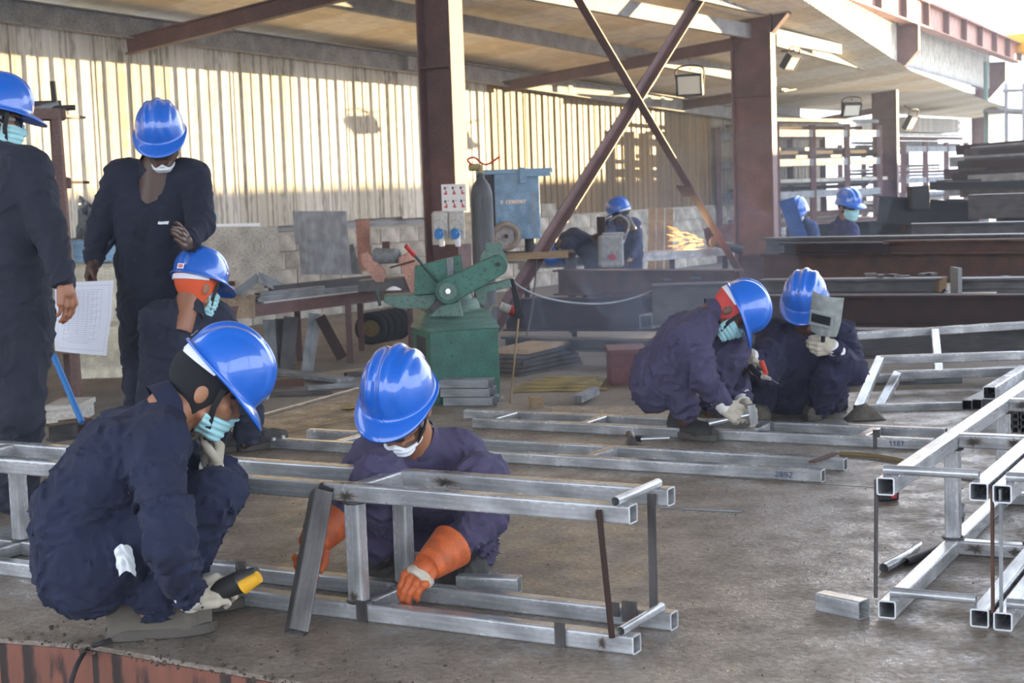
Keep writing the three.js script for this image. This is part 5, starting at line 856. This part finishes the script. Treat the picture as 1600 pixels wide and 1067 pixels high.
// ---- far bench with grinder, sparks ----
{
  const b = thing('far_bench', 'long pale topped bench beyond the beams, sparks flying over it', 'bench');
  const A = [0.133,0.407,-17.2], B = [2.724,0.373,-19.6]; mesh('top_channel', bar(A, B, .12, .1), M.galv, b); mesh('bench_board', bar(off(A, -.1, .02, -.3), off(B, -.1, .02, -.3), .5, .03), M.galvDull, b);
  for (const t of [.02, .35, .7, .98]) { const p = between(A, B, t); mesh('leg', bar([p.x, -.2, p.z - .1], [p.x, p.y, p.z - .1], .06, .06, [1, 0, 0]), M.rustDark, b); } done(b);
  const gr = thing('bench_machine', 'grey bench machine with red button between the distant men', 'machine'); mesh('body', bx(.26, .34, .3, [1.082,0.538,-16.9], 0, .03), M.greyPaint, gr); mesh('column', bx(.09, .5, .1, [0.996,0.654,-17], 0, .01), M.rustDark, gr); mesh('head', bx(.24, .12, .14, [1.113,0.673,-16.9], 0, .02), M.greyPaint, gr); mesh('button', ring([1.091,0.477,-16.75], [1.087,0.479,-16.7], .035), M.red, gr); mesh('base_leg', bx(.2, .62, .22, [1.078,0.177,-16.9]), M.rustDark, gr); mesh('hose', hose([[1.221,0.653,-16.8], [1.273,0.833,-16.8], [1.181,0.91,-16.8], [1.071,0.86,-16.8]], .012), M.galvDull, gr); done(gr);
}
for (const [a, b, lab] of [[[1.954,0.895,-21.5], [1.876,0.296,-21], 'leaning board nearest the kneeling distant man'], [[2.076,0.889,-21.6], [1.995,0.288,-21.1], 'middle one of three boards leaning on the sheeted wall'], [[2.208,0.883,-21.7], [2.116,0.28,-21.2], 'leaning board closest to the flying sparks']]) solo('leaning_board', bar([b[0], b[1] - .3, b[2]], a, .1, .03, [0, 0, 1]), M.wood, lab, 'board');
{ // sparks: glowing grains thrown from the grinding wheel
  const em = new THREE.MeshStandardMaterial({ color: 0x331800, emissive: new THREE.Color(1, .5, .14), emissiveIntensity: .55 }), o = v3([2.469,0.491,-19.2]), gs = [];
  for (let i = 0; i < 90; i++) { const d = .1 + rnd() * .38, a = rnd(-.35, .5), z = rnd(-.3, .3); const p = o.clone().add(new THREE.Vector3(-d, d * a * .8 + .02, z * d)), q = p.clone().add(new THREE.Vector3(-.05 - rnd(.05), a * .05, z * .03)); gs.push(rod(p, q, .0035, .002, 4)); }
  const s = mesh('spark_fire', merge(gs), em); s.name = 'spark_fire'; s.userData.kind = 'stuff'; tag(s, 'spray of orange grinding sparks over the far bench', 'sparks'); scene.add(s);
  const l = new THREE.PointLight(new THREE.Color(1, .55, .2), .6, 0, 2); l.position.copy(o).add(new THREE.Vector3(-.25, .05, .1)); l.castShadow = true; l.name = 'spark_light'; scene.add(l);
  const g = thing('angle_grinder', 'dark angle grinder throwing sparks at the far bench', 'grinder'); mesh('grinder_body', rod([2.5,0.49,-19.2], [2.823,0.386,-19.2], .04, .05), M.dark, g); mesh('wheel', ring([2.483,0.504,-19.25], [2.492,0.506,-19.2], .06), M.mill, g); done(g);
  solo('far_tarpaulin', grid(16, 8, (u, v) => { const p = [2.812,0.529,-22.4]; return [p[0] + u * .7, p[1] + .1 * Math.sin(u * 2.6) + .03 * n3(u * 4, v * 4, 1) - (1 - v) * .25, p[2] - v * .5]; }), std(0x6a4a44, .8, 0, { map: paintT }), 'dull red cover over a drum near the widest column', 'cover');
}
// ---- racks of stock in the far bay ----
function stockRack(label, A, B, hs, depth, mat) {
  const r = thing('stock_rack', label, 'rack'), a = v3(A), b = v3(B), n = 3, bs = basis(a, b), bk = bs.x.z < 0 ? 1 : -1, top = hs.at(-1);
  for (let i = 0; i <= n; i++) for (const d of [0, depth]) { const p = a.clone().lerp(b, i / n).addScaledVector(bs.x, bk * d); mesh('post', bar([p.x, -.2, p.z], [p.x, top + .15, p.z], .1, .1, [1, 0, 0]), mat, r); }
  for (const h of hs) for (const d of [0, depth]) { const p = a.clone().addScaledVector(bs.x, bk * d), q = b.clone().addScaledVector(bs.x, bk * d); mesh('shelf_beam', bar([p.x, h, p.z], [q.x, h, q.z], .08, .12), M.galvDull, r); }
  done(r);
  return (t, d, h) => a.clone().lerp(b, t).addScaledVector(bs.x, bk * d).setY(h);
}
{
  const at = stockRack('brown stock rack loaded with bars behind the two distant helmets', [4.577,0.47,-27], [6.9,0.331,-29.5], [.35, .95, 1.5, 2.0], 1.2, M.maroon);
  for (let i = 0; i < 26; i++) { const h = [.35, .95, 1.5, 2.0][i % 4] + .1 + ((i >> 2) % 3) * .07, d = .05 + ((i * 5) % 9) * .12, t0 = -.02 + rnd(.1), t1 = 1.15 - rnd(.15); solo('stock_bar', bar(at(t0, d, h), at(t1, d, h + rnd(-.02, .03)), .08, .06), [M.rust, M.galvDull, M.mill, M.rustDark, M.conc][i % 5], ['rust brown', 'pale grey', 'dark grey', 'dark brown', 'concrete grey'][i % 5] + ' bar on the ' + ['lowest', 'second', 'third', 'top'][i % 4] + ' shelf of the brown rack', 'bar', 'bars on the near stock rack'); }
  const a2 = stockRack('farther stock rack with packed sheets beyond the third column', [8.214,0.47,-33], [10.38,0.35,-36], [.5, 1.1, 1.75], 1.4, M.maroon);
  for (let i = 0; i < 22; i++) { const h = [.5, 1.1, 1.75][i % 3] + .1 + ((i / 3 | 0) % 4) * .07, d = .05 + ((i * 5) % 9) * .14; solo('stock_bar', bar(a2(-.05 + rnd(.1), d, h), a2(1.1 - rnd(.2), d, h), .09, .06), [M.rust, M.galvDull, M.mill, M.offWhite][i % 4], ['rust brown', 'pale grey', 'dark grey', 'off-white'][i % 4] + ' section on the ' + ['lowest', 'middle', 'top'][i % 3] + ' shelf of the farther rack', 'bar', 'bars on the farther stock rack'); }
  for (let i = 0; i < 7; i++) { const h = 2.14 + i * .045; solo('packed_sheet', bar(a2(.12, .7, h), a2(1.0 + (i % 3) * .02, .7, h), 1.1, .04), M.conc, 'thin grey sheet in the pack on top of the farther rack', 'sheet', 'sheets packed on the farther rack'); }
  // loose sections piled at the picture edge
  for (let i = 0; i < 16; i++) { const r = i >> 2, c = i % 4, y0 = 300 - r * 18, a = [[5.972,0.98,-21], [6.161,1.126,-21.3], [6.319,1.294,-21.6], [6.525,1.459,-22]][r], b = [[6.814,0.986,-20], [6.916,1.144,-20.3], [7.019,1.307,-20.6], [7.155,1.492,-21]][r]; solo('piled_section', sweep(cShape(.14, .1, .012), off(a, -.15 * (c % 2), c * .03, -c * .2), off(b, 0, c * .03, -c * .2)), [M.mill, M.galvDull, M.rustDark, M.dark][(i + r) % 4], ['dark grey', 'pale grey', 'dark brown', 'black'][(i + r) % 4] + ' steel section in the ' + ['lowest', 'second', 'third', 'top'][r] + ' layer of the high pile', 'section', 'piled sections at the picture edge'); }
  for (const t of [.1, .9]) { const p = between([5.972,0.98,-21], [6.814,0.986,-20], t); solo('pile_trestle', bx(.12, p.y + .1, 1.1, [p.x, (p.y - .3) / 2, p.z - .3]), M.dark, t < .5 ? 'dark trestle under the inner end of the piled sections' : 'dark trestle under the outer end of the piled sections', 'trestle'); }
  beam('big dark box section in the background pile', [4.958,1,-17], [5.655,1.004,-16.6], .26, .3, M.mill, { box: true });
  beam('dark low beam running behind the masked man', [4.099,1.013,-17.6], [5.146,0.906,-17.6], .3, .2, M.dark);
  beam('grey beam stacked behind the masked man', [3.957,0.76,-15.6], [5.178,0.751,-15.2], .16, .24, M.mill);
  beam('dark blue-grey beam across the foot of the third column', [3.322,0.694,-18.5], [4.812,0.731,-18.5], .18, .2, M.dark);
  beam('short dark channel standing in the far pile', [4.489,1.209,-17.4], [4.5,0.958,-17.4], .2, .2, M.dark, { box: true });
  beam('long dark rail under the far pile', [5.038,1.14,-19], [6.337,1.108,-18.6], .1, .1, M.dark);
  for (const [i, x] of [[0, [4.577,0.925,-17.7]], [1, [5.385,0.878,-16.8]]]) solo('pile_support', bx(.3, x[1] + .2, .3, [x[0], (x[1] - .2) / 2, x[2] - .1]), M.dark, i ? 'dark support under the big box section' : 'dark support under the standing channel', 'support');
  // tilted blue plate, chair frame
  solo('blue_plate', bar([2.87,1.023,-16.4], [2.972,0.631,-16.2], .16, .012, [0, 0, 1]), std(0x2f5a9c, .5, 0, { map: paintT }), 'tilted blue plate beside the widest column', 'plate');
  // scaffold at the opening
  const sc = thing('scaffold', 'pipe scaffold standing in the bright opening', 'scaffold'); for (const q of [[[11.44,1.832,-38], [11.436,3.819,-38], .05], [[11.613,1.741,-37], [11.605,3.239,-37], .05], [[11.689,1.6,-36], [11.694,3.171,-36], .05]]) { mesh('pole', rod([q[0][0], -.2, q[0][2]], q[1], q[2]), q[0][0] < 11.6 ? M.greenPale : M.greyPaint, sc); } mesh('ledger', rod([11.43,2.678,-38], [11.865,2.538,-36], .06), M.greyPaint, sc); mesh('ledger', rod([11.545,3.065,-37], [11.866,3.023,-36], .04), M.greyPaint, sc); mesh('plank', bar([11.566,2.637,-38.2], [12.047,2.484,-36.2], .3, .05), M.wood, sc); done(sc);
}
// ---- floodlights ----
function flood(label, c, w, h, face, arm) {
  const f = thing('floodlight', label, 'floodlight'), m = frame(c, face, [0, 1, 0]);
  mesh('housing', put(bx(w, h, .07, [0, 0, -.035], 0, .01), m), M.dark, f); mesh('glass', put(bx(w * .86, h * .82, .012, [0, 0, .004]), m), std(0xd8d4c4, .2), f); mesh('rim', put(merge([bx(w, h * .09, .02, [0, h * .455, .01]), bx(w, h * .09, .02, [0, -h * .455, .01]), bx(w * .07, h, .02, [w * .465, 0, .01]), bx(w * .07, h, .02, [-w * .465, 0, .01])]), m), M.dark, f);
  mesh('bracket', put(hose([[-w / 2, 0, -.04], [-w / 2, h * .75, -.06], [w / 2, h * .75, -.06], [w / 2, 0, -.04]], .01, 20, 6), m), M.dark, f); mesh('hanger', rod(arm, put(new THREE.BufferGeometry().setFromPoints([new THREE.Vector3(0, h * .72, -.06)]), m).attributes.position.array.slice(0, 3), .01), M.dark, f); return done(f);
}
flood('square floodlight facing out, left of the widest column', [2.159,2.355,-18.6], .31, .25, [-.35, -.15, 1], [2.209,2.551,-18.8]);
flood('tilted floodlight on the corbel of the widest column', [3.647,2.684,-20.2], .34, .2, [.75, -.6, .5], [3.547,2.847,-20.4]);
flood('floodlight hanging before the third column', [5.43,2.262,-25], .3, .22, [.2, -.5, 1], [5.466,2.43,-25.2]);
flood('pale tilted floodlight beyond the third column', [6.877,2.093,-27], .32, .26, [.75, -.55, .6], [6.8,2.395,-27.2]);

// ---------- hand tools and small things ----------
const grip = (p, d) => v3(p).clone().addScaledVector(v3(d), 1);
{ // angle grinder in the nearest man's glove
  const g = thing('angle_grinder', 'black and yellow angle grinder in the nearest man’s white glove', 'grinder');
  const a = v3([-.833,0.176,-4.26]), b = v3([-.743,0.215,-4.24]), d = b.clone().sub(a).normalize();
  mesh('grinder_body', rod(a.clone().addScaledVector(d, -.06), b.clone().addScaledVector(d, -.02), .027, .031, 20), M.dark, g); mesh('gear_head', rod(b.clone().addScaledVector(d, -.02), b.clone().addScaledVector(d, .035), .031, .022, 16), M.mill, g);
  mesh('rear_cap', rod(b.clone().addScaledVector(d, -.012).add(new THREE.Vector3(0, -.012, .012)), b.clone().addScaledVector(d, .04).add(new THREE.Vector3(0, -.006, .012)), .024, .017, 16), M.yellow, g);
  mesh('wheel_guard', slab([[-.783,0.245,-4.3], [-.757,0.246,-4.3], [-.757,0.208,-4.3], [-.784,0.205,-4.3]], .012, .001), M.mill, g); mesh('wire', rod([-.779,0.257,-4.28], [-.764,0.215,-4.26], .0022), M.mill, g); done(g);
}
{ // hammer of the red-scarfed man
  const h = thing('hammer', 'hammer with bright shaft swung by the red-scarfed man', 'hammer');
  mesh('shaft', rod([0.902,0.125,-7.3], [1.105,0.171,-7.26], .012), M.steelBright, h); mesh('head', bar([1.091,0.214,-7.26], [1.104,0.124,-7.26], .035, .035, [0, 0, 1]), M.galv, h); done(h);
  const k = thing('hammer', 'hammer lying on the floor between the two ladder frames', 'hammer'); mesh('shaft', rod([0.6,0.02,-7.571], [0.743,0.02,-7.578], .011), M.steelBright, k); mesh('head', rod([0.556,0.024,-7.517], [0.561,0.024,-7.694], .022), M.mill, k); mesh('sleeve', rod([0.572,0.02,-7.597], [0.61,0.02,-7.569], .014), M.black, k); done(k);
}
{ // hand shield
  const s = thing('welding_shield', 'grey hand shield with dark window held before the face', 'shield'), c = v3([1.528,0.578,-7.7]), m = frame(c, [-.5, -.3, .8], [.12, .95, .25]);
  const k7 = .8; m.scale(new THREE.Vector3(k7, k7, k7));
  const sh = grid(18, 18, (u, v) => { const x = (u - .5) * 2, y = (v - .5) * 2, w = .1 * (1 - .18 * Math.max(0, -y) ** 2), hh = .135; return [x * w, y * hh, .05 * (1 - x * x * .9) * (1 - .25 * y * y) - .02]; });
  mesh('face_plate', put(sh, m), std(0xa9b0ab, .55, 0, { map: paintT }), s); mesh('window_frame', put(bx(.15, .1, .016, [-.01, -.02, .032], 0, .006), m), std(0x8d948f, .5), s); mesh('dark_window', put(bx(.12, .055, .012, [-.01, -.015, .039]), m), std(0x20262a, .12), s); mesh('handle', put(rod([.0, -.1, -.01], [.0, -.19, -.02], .014), m), M.black, s); done(s);
}
{ // electrode holder
  const e = thing('electrode_holder', 'red electrode holder in the shielded welder’s glove', 'tool'); mesh('handle', rod([1.158,0.34,-7.7], [1.206,0.285,-7.62], .016, .014), M.black, e); mesh('jaw', rod([1.208,0.362,-7.66], [1.219,0.312,-7.6], .014, .012), std(0xc8452e, .5), e); mesh('tip', rod([1.207,0.297,-7.62], [1.237,0.289,-7.58], .016, .008), M.offWhite, e); mesh('electrode', rod([1.231,0.295,-7.58], [1.27,0.268,-7.54], .002), M.galvDull, e);
  mesh('cable', hose([[1.158,0.34,-7.7], [1.134,0.272,-7.8], [1.128,0.134,-8], [1.204,0.013,-8.2]], .009), M.black, e); done(e);
}
{ // drawing sheet
  const cv = document.createElement('canvas'); cv.width = 512; cv.height = 512; const x = cv.getContext('2d'); x.fillStyle = '#dfe2ec'; x.fillRect(0, 0, 512, 512); x.strokeStyle = 'rgba(120,126,160,.55)'; x.lineWidth = 2;
  for (let i = 0; i < 26; i++) { x.beginPath(); const y = 60 + i * 15; x.moveTo(60 + (i * 53 % 90), y); x.lineTo(420 - (i * 37 % 120), y); x.stroke(); } for (let i = 0; i < 9; i++) { x.beginPath(); x.moveTo(90 + i * 40, 70); x.lineTo(90 + i * 40, 420 - (i * 71 % 160)); x.stroke(); } x.strokeRect(30, 30, 452, 452);
  const t = new THREE.CanvasTexture(cv); t.colorSpace = THREE.SRGBColorSpace;
  const A = v3([-2.051,0.891,-7.18]), B = v3([-1.8,0.891,-7.22]), C = v3([-2.082,0.581,-7.2]), D = v3([-1.851,0.549,-7.2]);
  const g = grid(20, 20, (u, v) => { const p = C.clone().lerp(D, u).lerp(A.clone().lerp(B, u), v); return [p.x, p.y, p.z + .012 * Math.sin(u * 4 + v * 2) + .008 * Math.sin(v * 9)]; });
  solo('drawing_sheet', g, new THREE.MeshPhysicalMaterial({ map: t, roughness: .9, side: THREE.DoubleSide, transmission: .15, thickness: 0 }), 'large white drawing sheet held between the standing men', 'paper');
}
{ // mask tucked in the nearest man's pocket, cable at the platform edge
  const pk = mesh('pocket_mask', grid(8, 8, (u, v) => { const p = [-1.099,0.307,-4.235], n = .012 * n3(u * 3, v * 3, 4); return [p[0] + u * .05 + v * .008, p[1] - v * .075 + .02 * Math.sin(u * 3), p[2] + n + .015 * Math.sin(u * 3.1)]; }), maskWhite); P1.add(pk);
  solo('power_cable', hose([[-1.091,0.008,-4.458], [-1.161,0.008,-4.428], [-1.196,0.006,-4.388], [-1.23,-.01,-4.409], [-1.238,-.028,-4.3], [-1.255,-.094,-4.25]], .007, 40), M.rubber, 'black cable running over the platform edge under the nearest man', 'cable');
}
solo('flat_bar', bar([0.55,0.004,-6.026], [0.846,0.004,-5.89], .012, .006), M.galv, 'thin flat bar on the open floor beyond the near frame end', 'bar');
solo('flat_bar', bar([-.994,0.005,-10.096], [-1.481,0.005,-8.906], .03, .006), M.galv, 'pale flat bar along the platform back edge', 'bar');
solo('flat_bar', bar([-1.285,0.004,-8.194], [-.89,0.004,-8.819], .03, .006), M.wood, 'tan strip on the floor behind the ladder frame end', 'bar');
{ // red tool behind the near posts
  const r = thing('tape_measure', 'black and red tape measure under the open frame', 'tape'); const p = v3([1.421,0,-6.016]); mesh('case', bx(.085, .05, .045, [p.x, .025, p.z], .2, .01), M.black, r); mesh('button', bx(.02, .025, .01, [p.x + .022, .025, p.z + .022], .2, .002), M.red, r); done(r);
  solo('red_pot', new THREE.LatheGeometry([[.001, 0], [.04, 0], [.048, .01], [.05, .06], [.046, .062], [.042, .02], [.001, .015]].map((q) => new THREE.Vector2(...q)), 20).translate(...[-.497,0,-5.16]), std(0x7a2320, .6), 'small dark red pot on the floor between the near posts', 'pot');
  solo('dusty_rag', grid(16, 12, (u, v) => { const p = [1.697,0,-7.989]; const w = Math.sin(u * Math.PI) * Math.sin(v * Math.PI); return [p[0] + u * .2, .004 + .075 * w + .01 * w * n3(u * 5, v * 5, 2), p[2] - .02 - v * .14]; }), shoeMat, 'dusty grey glove lying at the foot of the leaning frame', 'glove');
}
solo('bent_pipe', hose([[1.146,0.014,-4.906], [1.234,0.016,-5.023], [1.447,-.035,-5.5], [1.677,-.066,-6], [1.779,-.075,-6.2]], .016, 30, 12), M.galv, 'bent thin pipe lying under the open frame', 'pipe');
solo('bent_pipe', hose([[1.233,0.014,-4.979], [1.303,0.016,-5.049], [1.426,0.016,-5.196]], .014, 20, 12), M.mill, 'short dark pipe beside the bent thin pipe', 'pipe');
solo('floor_hose', hose([[1.448,0.012,-7.016], [1.545,0.012,-6.962], [1.643,0.012,-6.841], [1.751,0.012,-6.567], [1.868,0.012,-6.324]], .011, 40), std(0x6d5b38, .7), 'brown hose curving over the floor to the open frame', 'hose');
solo('small_pipe', pipe([1.568,0.02,-5.543], [1.593,0.058,-5.6], .014), M.galv, 'short bright pipe stub standing behind the frame post', 'pipe');
solo('wood_chock', bx(.07, .06, .06, off([0.125,0,-8.955], 0, .03, 0), .3), M.wood, 'small brown block behind the rear ladder frame', 'block');
solo('rag_scrap', new THREE.IcosahedronGeometry(.03, 2).scale(1.6, .5, 1).translate(...off([-.959,0,-9.123], 0, .014, 0)), M.brass, 'small yellow-brown scrap on the floor behind the purple helmeted man’s hat', 'scrap');
solo('floor_plate', bx(.16, .03, .12, off([-1.921,0,-5.92], 0, .015, 0), .4), M.galvDull, 'small steel offcut behind the near frame at the picture edge', 'offcut');
{ // dirt clods and swarf on the plate, thickest along the front edge
  const n = 900, g = new THREE.IcosahedronGeometry(.006, 0), im = new THREE.InstancedMesh(g, std(0x4a4038, .95), n), m = new THREE.Matrix4(), q = new THREE.Quaternion(), e = new THREE.Euler();
  const A = v3(FRONT[1]), B = v3(FRONT[3]).add(new THREE.Vector3(1.6, 0, 1.0));
  for (let i = 0; i < n; i++) { let p; if (i < 620) { p = A.clone().lerp(B, rnd()); const w = rnd() ** 2.2 * .32; p.x += w * .45; p.z -= w * .9; } else p = new THREE.Vector3(rnd(-1.2, 2.2), 0, rnd(-7, -3.9)); const s = i < 620 ? .3 + rnd() ** 4 * 1.2 : .15 + rnd(.35); q.setFromEuler(e.set(rnd(6), rnd(6), rnd(6))); m.compose(new THREE.Vector3(p.x, .001, p.z), q, new THREE.Vector3(s * 1.3, s * .7, s)); im.setMatrixAt(i, m); const k = .6 + rnd(.7); im.setColorAt(i, new THREE.Color(k, k * .95, k * .9)); }
  im.name = 'floor_dirt'; im.userData.kind = 'stuff'; tag(im, 'loose dirt crumbs and swarf along the platform front edge', 'dirt'); im.castShadow = im.receiveShadow = true; scene.add(im);
}

// ---------- blue welding smoke drifting from the crouching pair past the second column ----------
{
  const l = []; for (const [p, r] of [[[1.139,0.423,-9.2], .42], [[0.801,0.422,-10.6], .6], [[0.382,0.314,-11.6], .55], [[1.441,0.596,-12.8], .7], [[2.266,0.959,-14.2], .85]]) for (let k = 0; k < 1; k++) { const g = new THREE.SphereGeometry(r * (1 - k * .26), 28, 18), q = g.attributes.position; for (let i = 0; i < q.count; i++) { const x = q.getX(i), y = q.getY(i), z = q.getZ(i), f = 1 + .22 * n3(x * 1.8 + p[0], y * 1.8, z * 1.8 + k); q.setXYZ(i, x * f * 1.25, y * f * .8, z * f); } g.translate(...p); l.push(g); }
  const s = mesh('welding_smoke', merge(l), new THREE.MeshStandardMaterial({ color: 0xb9c8e6, roughness: 1, transparent: true, opacity: .022, side: THREE.DoubleSide })); s.castShadow = false; s.userData.kind = 'stuff'; tag(s, 'thin blue welding smoke drifting past the widest column', 'smoke'); scene.add(s);
}

renderer.render(scene, camera);
